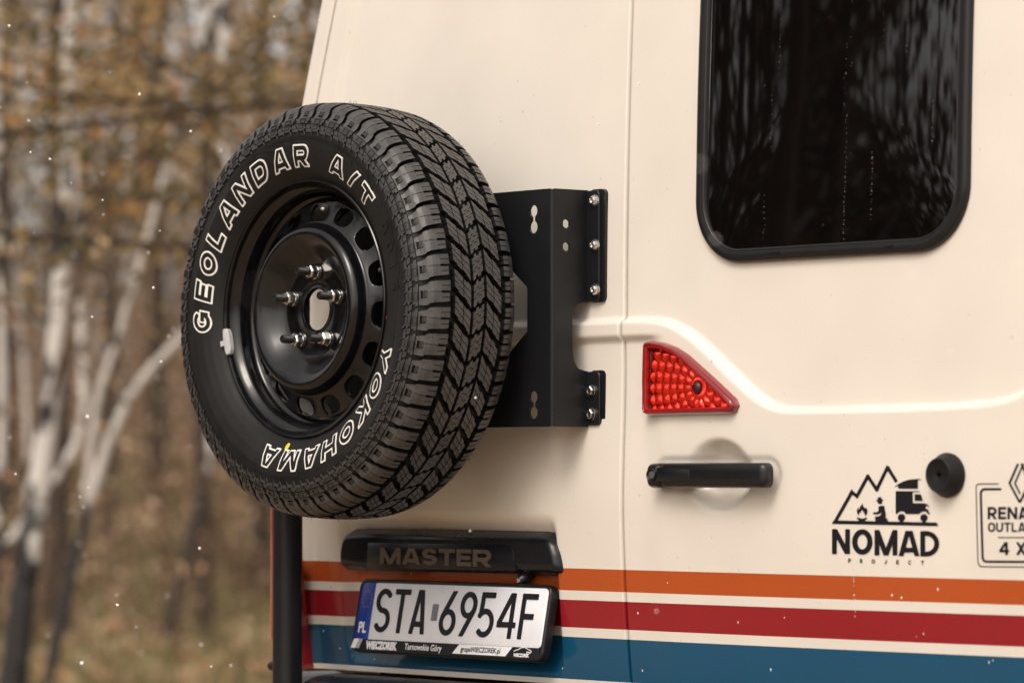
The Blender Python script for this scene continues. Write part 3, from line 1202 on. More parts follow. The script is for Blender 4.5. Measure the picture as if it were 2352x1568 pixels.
Q = side_outline()
yd = Q(628, 400)[0]
print('side plate reaches y', yd)
zn1, zn2 = Q(560, 728)[1], Q(575, 1140)[1]
yn = Q(533, 950)[0]
yd2 = Q(610, 1300)[0]
ysd = np.arange(Y1 + .004, max(yd, yd2) + .01, .0013)
zsd = np.arange(zb0 - .006, zt0 + .006, .0017)
GY, GZ = np.meshgrid(ysd, zsd, indexing='ij')
F = np.minimum(np.minimum(GY - Y1 - .006, max(yd, yd2) - GY), np.minimum(GZ - zb0, zt0 - GZ))
notch = [(yn + .03, zn1), (yn + .012, zn1 - .003), (yn + .003, zn1 - .012), (yn, zn1 - .03), (yn, zn2 + .034), (yn + .004, zn2 + .015), (yn + .013, zn2 + .004), (yn + .03, zn2), (.2, zn2), (.2, zn1)]
F = np.minimum(F, -f_poly(GY, GZ, notch))
for cy in (260, 398):
    h = Q(497, cy)
    r = .0086
    F = np.minimum(F, -f_poly(GY, GZ, [(h[0] + r * math.sin(R(60 * j)), h[1] + r * math.cos(R(60 * j))) for j in range(6)]))
for sgn in (1, -1):
    xx = xb if sgn > 0 else xl_
    if sgn < 0:
        F = np.minimum(F, -f_poly(GY, GZ, [(Y1 + .012, WZ - .06), (.2, WZ - .06), (.2, WZ + .10), (Y1 + .012, WZ + .10)]))
    sheet_mesh(brk, F, ysd, zsd, lambda y, z: np.stack([np.full(len(y), xx), y, z], -1), (-sgn, 0, 0), .004)
    # rounded fold
    an = np.linspace(0, 90, 7)
    rows = [[(xx - sgn * .006 + sgn * .006 * math.sin(R(a)), Y1 + .006 - .006 * math.cos(R(a)), z) for a in an] for z in (zb0 + .001, zt0 - .001)]
    brk.grid(np.array(rows))
    rows = [[(xx - sgn * .006 + sgn * .0025 * math.sin(R(a)), Y1 + .006 - .0025 * math.cos(R(a)), z) for a in an] for z in (zb0 + .001, zt0 - .001)]
    brk.grid(np.array(rows))
bracket = vpart(brk, 'wheel_bracket', M_black_metal, angle=40, label='black folded steel bracket with keyhole slots beside the spare tyre')
# flanges bolted to the door, with rubber pads
ped = max(yd, yd2)
for (za, zb_, nm) in ((P(*c5(660, 58), yd)[2], zn1, 'up'), (zn2, P(*c5(650, 1468), yd)[2], 'lo')):
    for sgn in (1, -1):
        zt__, zb__ = max(za, zb_), min(za, zb_)
        if sgn < 0 and nm == 'up':
            zb__ = max(zb__, WZ + .10)
        xx = xb if sgn > 0 else xl_
        wfl = .031 if nm == 'up' else .032
        x0_, x1_ = (xx - .004, xx + wfl) if sgn > 0 else (xx - wfl, xx + .004)
        fl = MB()
        out = dense(round_rect(x0_, x1_, zb__ + .001, zt__ - .001, .009, 5), .03)
        yfl = lambda X, Z: np.full(np.shape(X), ped)
        pillow(fl, out, [(0, -.002), (0, .0022), (.0012, .0034)], yfl)
        vpart(fl, 'mounting_flange', M_black_metal, parent=bracket, angle=40)
        pd = MB()
        out2 = dense(round_rect(x0_ + .006, x1_ + (.0085 if sgn > 0 else .002), zb__ + .0, zt__ + .001, .009, 5), .02)
        g = []
        for yy in (0, 1):
            yv = Yb(out2[:, 0], out2[:, 1]) + .003 if yy else np.full(len(out2), ped + .0022)
            g.append(np.stack([out2[:, 0], yv, out2[:, 1]], -1))
        pd.grid(np.array(g), wrap=True)
        pd.f.append(tuple(range(len(out2))))
        pd.m.append(0)
        vpart(pd, 'rubber_pad', M_seal, parent=bracket, angle=40)
        bolts = [(661, 122), (664, 388), (666, 655)] if nm == 'up' else [(642, 1260), (642, 1398)]
        for bx_, by_ in bolts:
            p = P(*c5(bx_ + 4, by_), ped - .004)
            if sgn < 0 and p[2] < zb__ + .01:
                continue
            X_ = p[0] if sgn > 0 else xl_ + xb - p[0]
            bo = MB()
            yb0 = ped - .0034
            if nm == 'up':
                bo.lathe([(0, .0108), (.0018, .0106), (.0022, .0088), (.0060, .0082), (.0082, .0066), (.0090, .0046), (.0090, .0040), (.0062, .0036), (.0062, .0001)], 24, centre=(X_, yb0, p[2]))
                nm_ = 'button_bolt'
            else:
                bo.lathe([(0, .0106), (.0014, .0106), (.0018, .0094)], 24, centre=(X_, yb0, p[2]))
                hx = round_rect(-1, 1, -1, 1, .1)
                r = .0088
                hexo = np.array([(X_ + r * math.cos(R(60 * j + 12)), p[2] + r * math.sin(R(60 * j + 12))) for j in range(6)])
                pillow(bo, hexo, [(0, 0), (0, .0062), (.0012, .0072), (.0040, .0072), (.0042, .0066)], yb0)
                nm_ = 'hex_bolt'
            bo2 = vpart(bo, nm_, M_steel, parent=bracket, angle=30)
# rubber gasket under the fold
# spacer that carries the wheel: ring plate and two cheeks, top and bottom plates back to the bracket
HUBY = -.292
sp = MB()
xs = np.arange(WX - .12, WX + .12, .003)
zs_ = np.arange(WZ - .12, WZ + .12, .003)
GX, GZ = np.meshgrid(xs, zs_, indexing='ij')
F = np.minimum(.105 - np.hypot(GX - WX, GZ - WZ), np.hypot(GX - WX, GZ - WZ) - .038)
sheet_mesh(sp, F, xs, zs_, lambda x, z: np.stack([x, np.full(len(x), HUBY + .006), z], -1), (0, 1, 0), .006)
sp.box((WX + .086, HUBY + .012, WZ - .10), (WX + .092, HUBY + .060, WZ + .10))
sp.box((WX - .080, HUBY + .012, WZ + .085), (WX + .080, Y1, WZ + .091))
sp.box((WX - .080, HUBY + .012, WZ - .091), (WX + .080, Y1, WZ - .085))
F = np.full(GX.shape, 1.0)
sp.lathe([(-(Y1 - .034), .0001), (-(Y1 - .034), .125), (-(Y1 - .030), .125), (-(Y1 - .030), .0001)], 40, centre=(WX, 0, WZ))
vpart(sp, 'wheel_spacer', M_black_metal, parent=bracket, smooth=False)

# ------------------------------------------------------------------ tail light at the corner and the post
tz0, tz1 = P(705, 1536, -.02)[2], P(700, 900, -.02)[2]
tx0 = P(641, 1300, .006)[0]
tx1a, tx1b = P(711, 1530, .012)[0], P(694, 950, .012)[0]
to = np.array([(tx0, tz0 + .05), (tx0 + .004, tz0 + .045), (tx0 + .02, tz0), (tx1a, tz0), (tx1b, tz1), (tx0 + .03, tz1 + .02), (tx0, tz1 - .05)])
to = dense(to, .03)
tl = MB()
ytl = .0
pillow(tl, to, [(-.001, -.05), (-.001, -.01), (0, .006), (.003, .014), (.007, .019), (.014, .022)], 0.0)
tail = vpart(tl, 'tail_light', M_red, angle=50, label='tall red tail light at the left corner behind the black post')
for k_, (ya, yb_) in enumerate(((1290, 1455),)):
    cl = MB()
    a, b2 = P(640, ya, -.02), P(688, yb_, -.02)
    pillow(cl, round_rect(a[0], b2[0] + .004, b2[2], a[2], .006, 4), [(0, .018), (0, .0235), (.002, .025)], 0.0)
    for i in range(26):
        z = b2[2] + .004 + (a[2] - b2[2] - .008) * i / 26
        cl.box((a[0] + .004, -.0275, z), (b2[0] + .001, -.0245, z + .0022))
    vpart(cl, 'clear_lens', M_clear_lens, parent=tail, angle=40)
cl = MB()
a, b2 = P(627, 1235, .03), P(634, 1448, .03)
cl.tube([(tx0 - .002, .004, a[2] + .02), (tx0 - .003, .004, a[2]), (tx0 - .003, .004, b2[2]), (tx0 + .004, .004, b2[2] - .012)], .006, 8)
vpart(cl, 'side_lens', M_clear_lens, parent=tail)
YP = -.11
pw0, pw1 = P(632.5, 1400, YP), P(688.5, 1400, YP)
pr = (pw1[0] - pw0[0]) / 2 * .66
px_ = (pw0[0] + pw1[0]) / 2
po = MB()
nst = []
for z in (.50, .52, 1.18, 1.55, 1.60):
    nst.append(z)
ring = round_rect(-pr * 1.02, pr * 1.02, -pr * 1.02, pr * 1.02, pr * .8, 8)
g = np.array([[(px_ + a, YP + b_, z) for a, b_ in ring] for z in (.50, 1.30)])
po.grid(g, wrap=True)
po.f.append(tuple(range(len(ring))))
po.m.append(0)
po.box((px_ - .03, YP - .02, .48), (px_ + .03, .02, .56))
po.box((px_ - .012, YP, 1.24), (px_ + .012, .02, 1.27))
post = vpart(po, 'corner_post', M_black_metal, angle=40, label='black steel post below the spare wheel at the left corner')
pb_ = P(624, 1528, YP)
bo = MB()
bo.tube([(pb_[0] - .004, YP, pb_[2]), (pb_[0] + .004, YP, pb_[2]), (px_, YP, pb_[2])], [.007, .009, .006], 10)
vpart(bo, 'post_bolt', M_black_metal, parent=post)

# ------------------------------------------------------------------ logos on the right door
c55 = crop(2020, 1120, 5.6)


def on_door(cf, lift=.0008):
    def fn(T):
        out = np.empty((len(T), 3))
        for i, (cx, cy) in enumerate(T):
            px, py = cf(cx, -cy)
            p = P(px, py, .0)
            p = P(px, py, float(Yb(p[0], p[2])))
            out[i] = p[0], float(Yb(p[0], p[2])) - lift, p[2]
        return out
    return fn


def draw(mb, cf, x0, x1, y0, y1, n, field, **k):
    xs = np.arange(x0, x1, n)
    ys = np.arange(-y1, -y0, n)
    GX, GY = np.meshgrid(xs, ys, indexing='ij')
    F = field(GX, -GY)
    march(mb, xs, ys, F, on_door(cf), **k)


def logo_field(X, Y):
    mx = np.maximum
    # mountains: thick open line with straight ends, ground bar
    mt = [(105, 862), (338, 452), (407, 508), (556, 234), (678, 418), (826, 112), (950, 312)]
    F = np.full(X.shape, -1e9)
    for i in range(len(mt) - 1):
        F = mx(F, f_seg(X, Y, mt[i], mt[i + 1], 46, cap=(20 if i < 5 else 0)))
    # mitre the peaks and valleys by clipping
    F = mx(F, f_poly(X, Y, [(338, 405), (350, 435), (400, 480), (378, 515), (338, 478), (300, 500), (296, 470)]))
    F = np.minimum(F, 862 + 22 - Y)
    F = mx(F, f_poly(X, Y, [(62, 884), (88, 840), (160, 838), (1500, 865), (1528, 915)]))
    # fire
    fl = [(484, 598), (490, 640), (520, 672), (524, 700), (528, 655), (552, 690), (552, 730), (535, 765), (510, 778), (518, 745), (502, 738), (495, 715), (472, 690), (462, 722), (450, 745), (446, 715), (436, 745), (440, 775), (420, 758), (407, 722), (410, 685), (432, 655), (432, 690), (440, 690), (448, 650), (470, 628)]
    F = mx(F, f_poly(X, Y, fl))
    F = mx(F, f_seg(X, Y, (408, 806), (520, 838), 24))
    F = mx(F, f_seg(X, Y, (545, 808), (430, 838), 24))
    # seated figure
    F = mx(F, f_poly(X, Y, [(690, 522), (742, 518), (746, 552), (772, 550), (770, 558), (756, 568), (752, 600), (738, 614), (708, 614), (690, 596), (684, 572), (664, 570), (664, 564), (690, 556)]))
    body = [(700, 655), (712, 642), (770, 634), (784, 645), (804, 760), (800, 808), (826, 814), (832, 840), (820, 860), (668, 858), (654, 820), (654, 785), (720, 776), (738, 752), (748, 705), (728, 740), (706, 752), (640, 754), (628, 744), (632, 726), (690, 724), (708, 690), (700, 680)]
    F = mx(F, f_poly(X, Y, body))
    # van with raised roof
    F = mx(F, f_line(X, Y, [(930, 378), (970, 350), (1040, 312), (1120, 288), (1200, 279), (1284, 279)], 13))
    F = mx(F, f_poly(X, Y, [(970, 352), (1060, 306), (1160, 284), (1244, 280), (1244, 406), (970, 402)]))
    vb = [(945, 436), (1262, 438), (1276, 450), (1172, 450), (1174, 600), (1340, 603), (1372, 618), (1404, 652), (1378, 655), (1372, 636), (1352, 645), (1348, 668), (1370, 688), (1404, 690), (1385, 700), (1385, 722), (1404, 730), (1404, 758), (1380, 752), (1362, 722), (1325, 712), (1290, 722), (1262, 750), (1078, 750), (1056, 722), (1022, 710), (984, 722), (958, 750), (937, 748), (937, 444)]
    F = mx(F, f_poly(X, Y, vb))
    F = mx(F, f_poly(X, Y, [(1198, 478), (1284, 480), (1314, 572), (1198, 570)]))
    F = mx(F, f_circ(X, Y, 1018, 798, 51))
    F = mx(F, f_circ(X, Y, 1326, 802, 51))
    F = mx(F, f_seg(X, Y, (1018, 830), (1018, 870), 44))
    F = mx(F, f_seg(X, Y, (1326, 830), (1326, 875), 44))
    return F


dk = MB()
draw(dk, c55, 50, 1540, 50, 925, 9, logo_field)
# lettering: heights and left ends taken at each letter, the base line falls to the right
for ch, x0, x1, yt, yb_ in (('N', 66, 313, 955, 1297), ('O', 342, 622, 957, 1306), ('M', 648, 963, 966, 1316), ('A', 975, 1268, 978, 1325), ('D', 1275, 1535, 982, 1330)):
    hgt = yb_ - yt
    wd = (x1 - x0) / hgt
    fn0 = on_door(c55)
    write(dk, ch, hgt, .195 if ch != 'O' else .21, lambda T: fn0(T + [x0, -yb_]), wd, 0, cell=hgt / 40)
for ch, x0, yt, yb_ in (('P', 288, 1360, 1415), ('R', 448, 1365, 1420), ('O', 608, 1370, 1425), ('J', 785, 1376, 1431), ('E', 946, 1382, 1437), ('C', 1110, 1386, 1441), ('T', 1284, 1391, 1446)):
    hgt = (yb_ - yt) * 1.06
    wd = {'O': .82, 'T': .74, 'C': .80, 'J': .55}.get(ch, .64)
    write(dk, ch, hgt, .21, lambda T: fn0(T + [x0, -yb_]), wd, 0, cell=hgt / 22)
vpart(dk, 'mountain_logo', M_ink, parent=right_door, smooth=False, label='black mountain, campfire and camper logo with lettering beneath')

c56 = crop(2360, 1120, 5.6)


def badge_field(X, Y):
    """second logo: double frame and double-lined diamond, symmetric about x = 735"""
    CX = 735
    xm = CX - np.abs(X - CX)
    s = (Y - 330) / 1150 * 32
    mx = np.maximum
    F = f_line(xm, Y, [(445, 338), (180, 338)] + [(180 - 44 * math.sin(R(t)), 382 - 44 * math.cos(R(t))) for t in range(15, 91, 15)] + [(148, 900), (162, 1400)] + [(222 - 56 * math.cos(R(t)), 1408 + 60 * math.sin(R(t))) for t in range(15, 91, 15)] + [(735, 1473)], 13)
    F = mx(F, f_line(xm, Y, [(482, 410), (262, 410)] + [(262 - 62 * math.sin(R(t)), 472 - 64 * math.cos(R(t))) for t in range(15, 91, 15)] + [(212, 900), (226, 1340)] + [(280 - 52 * math.cos(R(t)), 1345 + 54 * math.sin(R(t))) for t in range(15, 91, 15)] + [(735, 1402)], 31))
    F = mx(F, f_line(xm, Y, [(712, 62), (594, 328), (735, 592)], 30))
    F = mx(F, f_line(X, Y, [(785, 62), (667, 328), (742, 478)], 24))
    F = mx(F, f_line(X, Y, [(800, 190), (858, 328), (735, 592)], 24))
    F = np.minimum(F, Y - 56)
    F = mx(F, f_seg(xm, Y, (434, 1070), (736, 1070), 13))
    return F


dk = MB()
draw(dk, c56, 110, 1370, 50, 1490, 7, badge_field)
fn1 = on_door(c56)
write(dk, 'RENAULT', 168, .20, lambda T: fn1(T + [294, -822]), {'R': .76, 'E': .66, 'N': .80, 'A': .80, 'U': .74, 'L': .62, 'T': .70}, .10, cell=7)
write(dk, 'QUTLANDER', 128, .19, lambda T: fn1(T + [300, -994]), {'Q': .76, 'U': .76, 'T': .70, 'L': .60, 'A': .80, 'N': .78, 'D': .74, 'E': .62, 'R': .72}, .10, cell=6)
write(dk, '4', 176, .20, lambda T: fn1(T + [455, -1310]), .76, 0, cell=7)
write(dk, 'X', 176, .20, lambda T: fn1(T + [688, -1310]), .74, 0, cell=7)
write(dk, '4', 176, .20, lambda T: fn1(T + [915, -1310]), .76, 0, cell=7)
vpart(dk, 'frame_logo', M_ink, parent=right_door, smooth=False, label='black framed logo with diamond and lettering at the right edge')

# ------------------------------------------------------------------ spare wheel
PROF = np.array([(0, .3650), (.02, .3648), (.04, .3640), (.058, .3626), (.072, .3606), (.082, .3576), (.090, .3530), (.0960, .3465), (.1005, .3390), (.1060, .3270), (.1105, .3130), (.1130, .2980), (.1128, .2830), (.1095, .2660), (.1030, .2500), (.0950, .2365), (.0890, .2290), (.0875, .2235)])
UL = np.concatenate([[0], np.cumsum(np.hypot(*np.diff(PROF, axis=0).T))])


def prof(u):
    """arc length from the crown -> (axial, radius, normal axial, normal radial)"""
    u = np.asarray(u, float)
    au = np.abs(u)
    sg = np.where(u < 0, -1.0, 1.0)
    a = np.interp(au, UL, PROF[:, 0])
    r = np.interp(au, UL, PROF[:, 1])
    e = .004
    da = np.interp(au + e, UL, PROF[:, 0]) - np.interp(np.maximum(au - e, 0), UL, PROF[:, 0])
    dr = np.interp(au + e, UL, PROF[:, 1]) - np.interp(np.maximum(au - e, 0), UL, PROF[:, 1])
    l = np.hypot(da, dr)
    return sg * a, r, sg * (-dr / l), da / l


def TP(u, phi, off=0.0):
    """tyre point: arc length u, angle phi (counter-clockwise from +x seen from outside), offset along normal"""
    a, r, na, nr = prof(u)
    a = a + off * na
    r = r + off * nr
    return np.stack([r * np.cos(phi), -a + 0 * r, r * np.sin(phi)], -1)


NP = 50
DPH = 2 * math.pi / NP
wheel = thing('spare_wheel', (WX, HUBY + .060, WZ), 'spare wheel with white lettered off-road tyre and black steel rim on the left door', 'spare wheel', rot=(R(-1.6), 0, R(1.5)))
tb = MB()
wheel.scale = (.98, .98, .98)
us = np.concatenate([np.linspace(-UL[-1], -.10, 26), np.linspace(-.095, .095, 39), np.linspace(.10, UL[-1], 40)])
dep = np.where(np.abs(us) < .096, .0125, np.where(np.abs(us) < .124, .0120 * (1 - sm((np.abs(us) - .096) / .028)), 0))
ph = np.arange(300) * 2 * math.pi / 300
g = np.array([TP(np.full(len(ph), u), ph, -d) for u, d in zip(us, dep)])
tb.grid(g, wrap=True)
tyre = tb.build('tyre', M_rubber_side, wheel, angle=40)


def block(mb, rows, cuts=(), gap=.035, base=-.0130, top=0.0, side=1, m=0):
    """rows: (u, s0, s1) in fractions of one pitch; cut into pieces along s by sipes"""
    ed = [0.0] + list(cuts) + [1.0]
    if side < 0:
        rows = [(q[0], 1 - q[2], 1 - q[1]) + tuple(q[3:]) for q in rows]
    for k_ in range(len(ed) - 1):
        lo_, hi_ = ed[k_], ed[k_ + 1]
        T_, B_ = [], []
        for row in rows:
            u, s0, s1 = row[:3]
            tp = row[3] if len(row) > 3 else top
            bs_ = row[4] if len(row) > 4 else base
            g0 = gap / 2 if k_ > 0 else 0
            g1 = gap / 2 if k_ < len(ed) - 2 else 0
            a = s0 + (s1 - s0) * lo_ + g0
            b = s0 + (s1 - s0) * hi_ - g1
            ss = np.array([a, (a * 2 + b) / 3, (a + 2 * b) / 3, b])
            T_.append(TP(np.full(4, side * u), ss * DPH, tp))
            B_.append(TP(np.full(4, side * u), ss * DPH, bs_))
        T_, B_ = np.array(T_), np.array(B_)
        mb.grid(T_, m)
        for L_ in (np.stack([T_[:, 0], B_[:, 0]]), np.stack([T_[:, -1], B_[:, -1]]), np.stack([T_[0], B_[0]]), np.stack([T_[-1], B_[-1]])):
            mb.grid(L_, m + 1)  # walls take the darker rubber: groove shade put into the colour


defs = []
# centre rib block, stepped ends
mb = MB()
block(mb, [(-.0115, .30, 1.06), (-.0060, .22, .98), (-.0058, .12, .90), (.0005, .04, .84), (.0007, .14, .94), (.0058, .06, .86), (.0060, -.03, .77), (.0115, -.12, .69)], (.36, .68))
defs.append(mb)
for sd_ in (1, -1):
    mb = MB()
    block(mb, [(.0178, -.14, .66), (.0225, .00, .78), (.0255, .05, .83), (.0257, .10, .77), (.0330, .27, .92)], (.30, .66), side=sd_)
    block(mb, [(.0344, .24, .97), (.0420, .38, 1.10), (.0440, .42, 1.14), (.0442, .48, 1.18), (.0515, .62, 1.28)], (.34, .68), side=sd_)
    defs.append(mb)
for sd_ in (1, -1):
    mb = MB()
    # a shoulder lug: notched towards the groove, whole over the shoulder
    block(mb, [(.0630, .06, .37), (.0720, .03, .36), (.0780, .02, .355)], (.5,), gap=.028, side=sd_)
    block(mb, [(.0610, .46, .84), (.0720, .45, .83), (.0780, .45, .825)], (.5,), gap=.028, side=sd_)
    block(mb, [(.0782, .02, .38), (.0860, .00, .385), (.0915, -.01, .385), (.0960, -.03, .385), (.1000, -.06, .385)], (), side=sd_)
    block(mb, [(.0782, .410, .825), (.0860, .410, .82), (.0915, .410, .80), (.0960, .410, .79), (.1000, .410, .77)], (), side=sd_)
    block(mb, [(.0800, .380, .415, -.0012, -.0100), (.1000, .380, .415, -.0008, -.0100)], (), side=sd_)
    # lower lug on the buttress, stepped
    block(mb, [(.1000, -.10, .76, -.0002, -.010), (.1035, -.11, .70, -.0005, -.008)], (), side=sd_)
    block(mb, [(.1035, -.12, .16, -.0006, -.008), (.1120, -.13, .14, -.0010, -.005), (.1180, -.13, .13, .0012, -.004)], (), side=sd_)
    block(mb, [(.1035, .44, .70, -.0006, -.008), (.1110, .44, .66, -.0010, -.005), (.1180, .46, .62, .0012, -.004)], (), side=sd_)
    for q_ in (.1045, .1070, .1095):
        block(mb, [(q_, .18, .42, -.0012, -.008), (q_ + .0013, .18, .42, -.0012, -.008)], (), side=sd_)
    block(mb, [(.1150, .10, .47, .0010, -.004), (.1180, .10, .47, .0012, -.004)], (), side=sd_)
    defs.append(mb)
half = [MB(), MB()]


def frame_(mb, u0_, u1_, s0, s1, wu=.0009, ws=.020, h=.0019):
    block(mb, [(u0_, s0, s1, h, 0), (u0_ + wu, s0, s1, h, 0)])
    block(mb, [(u1_ - wu, s0, s1, h, 0), (u1_, s0, s1, h, 0)])
    block(mb, [(u0_ + wu, s0, s0 + ws, h, 0), (u1_ - wu, s0, s0 + ws, h, 0)])
    block(mb, [(u0_ + wu, s1 - ws, s1, h, 0), (u1_ - wu, s1 - ws, s1, h, 0)])


def sidelug(mb, alt):
    # stepped plates of the sidewall pattern
    block(mb, [(.1192, -.16, .74, .0023, -.001), (.1240, -.18, .70, .0026, -.001), (.1241, -.10, .62, .0026, -.001), (.1292, -.12, .60, .0026, -.001)])
    frame_(mb, .1200, .1282, .06, .40, h=.0040)
    block(mb, [(.1308, .00, .60, .0028, -.001), (.1345, -.02, .56, .0030, -.001), (.1346, -.10, .50, .0030, -.001), (.1385, -.12, .46, .0030, -.001), (.1386, -.02, .38, .0030, -.001), (.1425, -.04, .34, .0028, -.001)])
    frame_(mb, .1316, .1380, .08, .40, h=.0040)
    block(mb, [(.1386, .44, .86, .0023, -.001), (.1440, .40, .80, .0022, -.001)])
    block(mb, [(.1310, .68, .92, .0018, -.001), (.1378, .60, .86, .0018, -.001)])
    block(mb, [(.1428, -.10, .02, .0023, -.001), (.1470 + .002 * alt, -.16, -.10, .0016, -.001)])
    block(mb, [(.1445, .42, .50, .0023, -.001), (.1490, .34, .38, .0011, -.001)])


sl_ = MB()
sidelug(sl_, 1)
meshes = [(d, 'tread_block') for d in defs] + [(sl_, 'sidewall_lug')]
SC = mat('studded_tread', (.052, .0495, .050), .43, spec=.5, noise=.30, nscale=60, rvar=.10, bump=.35, bscale=600)
SS = mat('buttress_rubber', (.036, .0345, .035), .44, spec=.45, noise=.30, nscale=60, rvar=.10, bump=.3, bscale=600)
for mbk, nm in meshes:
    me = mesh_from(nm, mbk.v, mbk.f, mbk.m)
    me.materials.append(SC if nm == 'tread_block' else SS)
    me.materials.append(M_rubber_side)  # dark colour on the block walls stands in for shade in the grooves
    for k_ in range(NP):
        o = bpy.data.objects.new(nm, me)
        COL.objects.link(o)
        o.parent = tyre
        o.rotation_euler = (0, -DPH * k_, 0)
# moulding hairs and the thin zigzag ridges
zz = MB()
# fine ribs by the bead and above the lettering
for u0_, hh_ in ((.2455, .0007), (.2340, .0005), (.1300, .0006)):
    pts = np.array([TP(np.full(len(ph), u0_ + du), ph, o_) for du, o_ in ((-.0009, -.0002), (-.0004, hh_), (.0004, hh_), (.0009, -.0002))])
    zz.grid(pts, wrap=True)
uz = [.1530, .1575, .1560, .1640]
seq = []
for k_ in range(0, 60):
    a0_ = R(100 - k_ * 6.4 * .5)
for s0_, s1_, n_ in ((118, 5, 15), (300, 240, 7)):
    for k_ in range(n_):
        pa = s0_ + (s1_ - s0_) * k_ / n_
        pb2 = s0_ + (s1_ - s0_) * (k_ + 1.25) / n_
        st_ = (s1_ - s0_) / n_
        pts = [(.1560, pa), (.1640 + .004 * math.sin(k_), pa + st_ * 1.02), (.1585, pa + st_ * .93)]
        for (ua, a_), (ub, b_) in zip(pts[:-1], pts[1:]):
            m_ = 8
            q = [TP(ua + (ub - ua) * i / m_, R(a_ + (b_ - a_) * i / m_), .0004) for i in range(m_ + 1)]
            zz.tube(np.array(q), .00055, 5)
for k_ in range(170):
    a_ = random.uniform(0, 360)
    u = random.choice([-.098, -.09, .0, .03, .06, .09, .098, .10])
    b_ = TP(u, R(a_), .0)
    c_ = TP(u + random.uniform(-.002, .002), R(a_ + random.uniform(-.6, .6)), random.uniform(.003, .006))
    zz.tube(np.array([b_, c_]), [.0004, .0002], 4)
zz.build('moulding_ridges', M_rubber_side, tyre)['kind'] = 'stuff'
# serrated band: hundreds of hair-thin radial ribs
sb = MB()
for k_ in range(900):
    a_ = 360 * k_ / 900
    if 28 < a_ < 130 or 250 < a_ < 275:
        lo_, hi_ = .1505, .1570
    else:
        lo_, hi_ = .1505, .1640
    q = np.array([TP(lo_, R(a_), -.0002), TP(lo_, R(a_ + .14), .0004), TP(lo_, R(a_ + .28), -.0002)])
    q2 = np.array([TP(hi_, R(a_ + 1.2), -.0002), TP(hi_, R(a_ + 1.34), .0004), TP(hi_, R(a_ + 1.48), -.0002)])
    sb.grid(np.stack([q, q2]))
sb.build('serrated_band', M_rubber_side, tyre, smooth=False)['kind'] = 'stuff'

# raised white outline lettering
def u_of_r(r):
    """arc length of the sidewall where the radius is r"""
    i = np.argsort(PROF[4:, 1])
    return np.interp(r, PROF[4:, 1][i], UL[4:][i])


def tyre_letters(r_mid, h, spec, slant=.20, w=.27):
    for ch, ang, wd in spec:
        OW = MB()
        n_ = .00115
        xs = np.arange(-.004, wd + .004, n_)
        ys = np.arange(-.004, h + .004, n_)
        GX, GY = np.meshgrid(xs, ys, indexing='ij')
        F = f_glyph(GX / h, GY / h, ch, wd / h, w) * h

        def mapf(T, lift):
            x = T[:, 0] - wd / 2 + (T[:, 1] - h / 2) * slant
            y = T[:, 1] - h / 2
            r = r_mid + y
            phi = R(ang) - x / r_mid
            return TP(u_of_r(r), phi, lift)
        march(OW, xs, ys, F, lambda T: mapf(T, .0011), -.0016, wall=lambda T: mapf(T, -.0002))
        march(OW, xs, ys, F, lambda T: mapf(T, .0016), .0013, m=1, wall=lambda T: mapf(T, .0008))
        OW.build('tyre_letter', [M_white_rubber, M_rubber_side], tyre, smooth=False)


tyre_letters(.2660, .0360, [('G', 183.5, .038), ('E', 172.0, .032), ('O', 160.8, .039), ('L', 150.2, .031), ('A', 138.2, .044), ('N', 126.0, .041), ('D', 113.6, .040), ('A', 100.6, .044), ('R', 88.0, .040), ('A', 65.5, .044), ('/', 54.6, .026), ('T', 44.5, .038)])
tyre_letters(.2660, .0350, [('Y', -20.0, .040), ('O', -31.4, .042), ('K', -43.2, .040), ('O', -54.8, .042), ('H', -66.6, .040), ('A', -78.2, .042), ('M', -90.8, .046), ('A', -103.4, .042)], slant=.12)
em = MB()
for ch, ang in (('G', 28), ('0', 20.5), ('1', 13.5), ('5', 6.5)):
    g_ = {'0': 'O', '1': 'I'}.get(ch, ch)
    h, wd = .024, .022 if ch != '1' else .009
    n_ = .0011
    xs = np.arange(-.002, wd + .002, n_)
    ys = np.arange(-.002, h + .002, n_)
    GX, GY = np.meshgrid(xs, ys, indexing='ij')
    F = f_glyph(GX / h, GY / h, g_, wd / h, .30) * h

    def mapf(T, lift, ang=ang, wd=wd):
        return TP(u_of_r(.2755 + T[:, 1] - h / 2), R(ang) - (T[:, 0] - wd / 2) / .2755, lift)
    march(em, xs, ys, F, lambda T: mapf(T, .0010), 0, wall=lambda T: mapf(T, -.0002))
# raised frame lines round the size field
for a_ in range(-14, 34, 2):
    pass
em.build('embossed_letters', M_rubber_side, tyre, smooth=False)
for nm, m_, u, a_, r1, r2 in (('yellow_dot', M_yellow, u_of_r(.2420), -95.5, .0048, .0075), ('red_dot', M_reddot, u_of_r(.2370), -5.5, .0030, .0050)):
    d_ = MB()
    an = np.arange(16) * 2 * math.pi / 16
    d_.add(TP(u + r2 * np.sin(an), R(a_) + r1 / .24 * np.cos(an), .0008), [tuple(range(16))])
    d_.build(nm, m_, tyre, smooth=False)

# ---- rim
HA = .060                                        # hub face, axial from the centre plane
rm = MB()
bar_ = [(.0915, .2262), (.0930, .2245), (.0925, .2215), (.0900, .2200), (.0850, .2190), (.0790, .2165), (.0740, .2110), (.0705, .2070), (.0640, .2050), (.0530, .2045), (.0480, .2030), (.0440, .1985), (.0420, .1930), (.0380, .1905), (.0250, .1895), (.0050, .1880), (-.0200, .1870), (-.0500, .1900), (-.0560, .2030), (-.0790, .2060), (-.0840, .2180), (-.0915, .2230), (-.0915, .2262)]
rm.lathe(bar_, 180)
rm.lathe([(a - .0015 if i < 16 else a + .0, r + .0025) for i, (a, r) in enumerate(bar_[8:18])], 120)
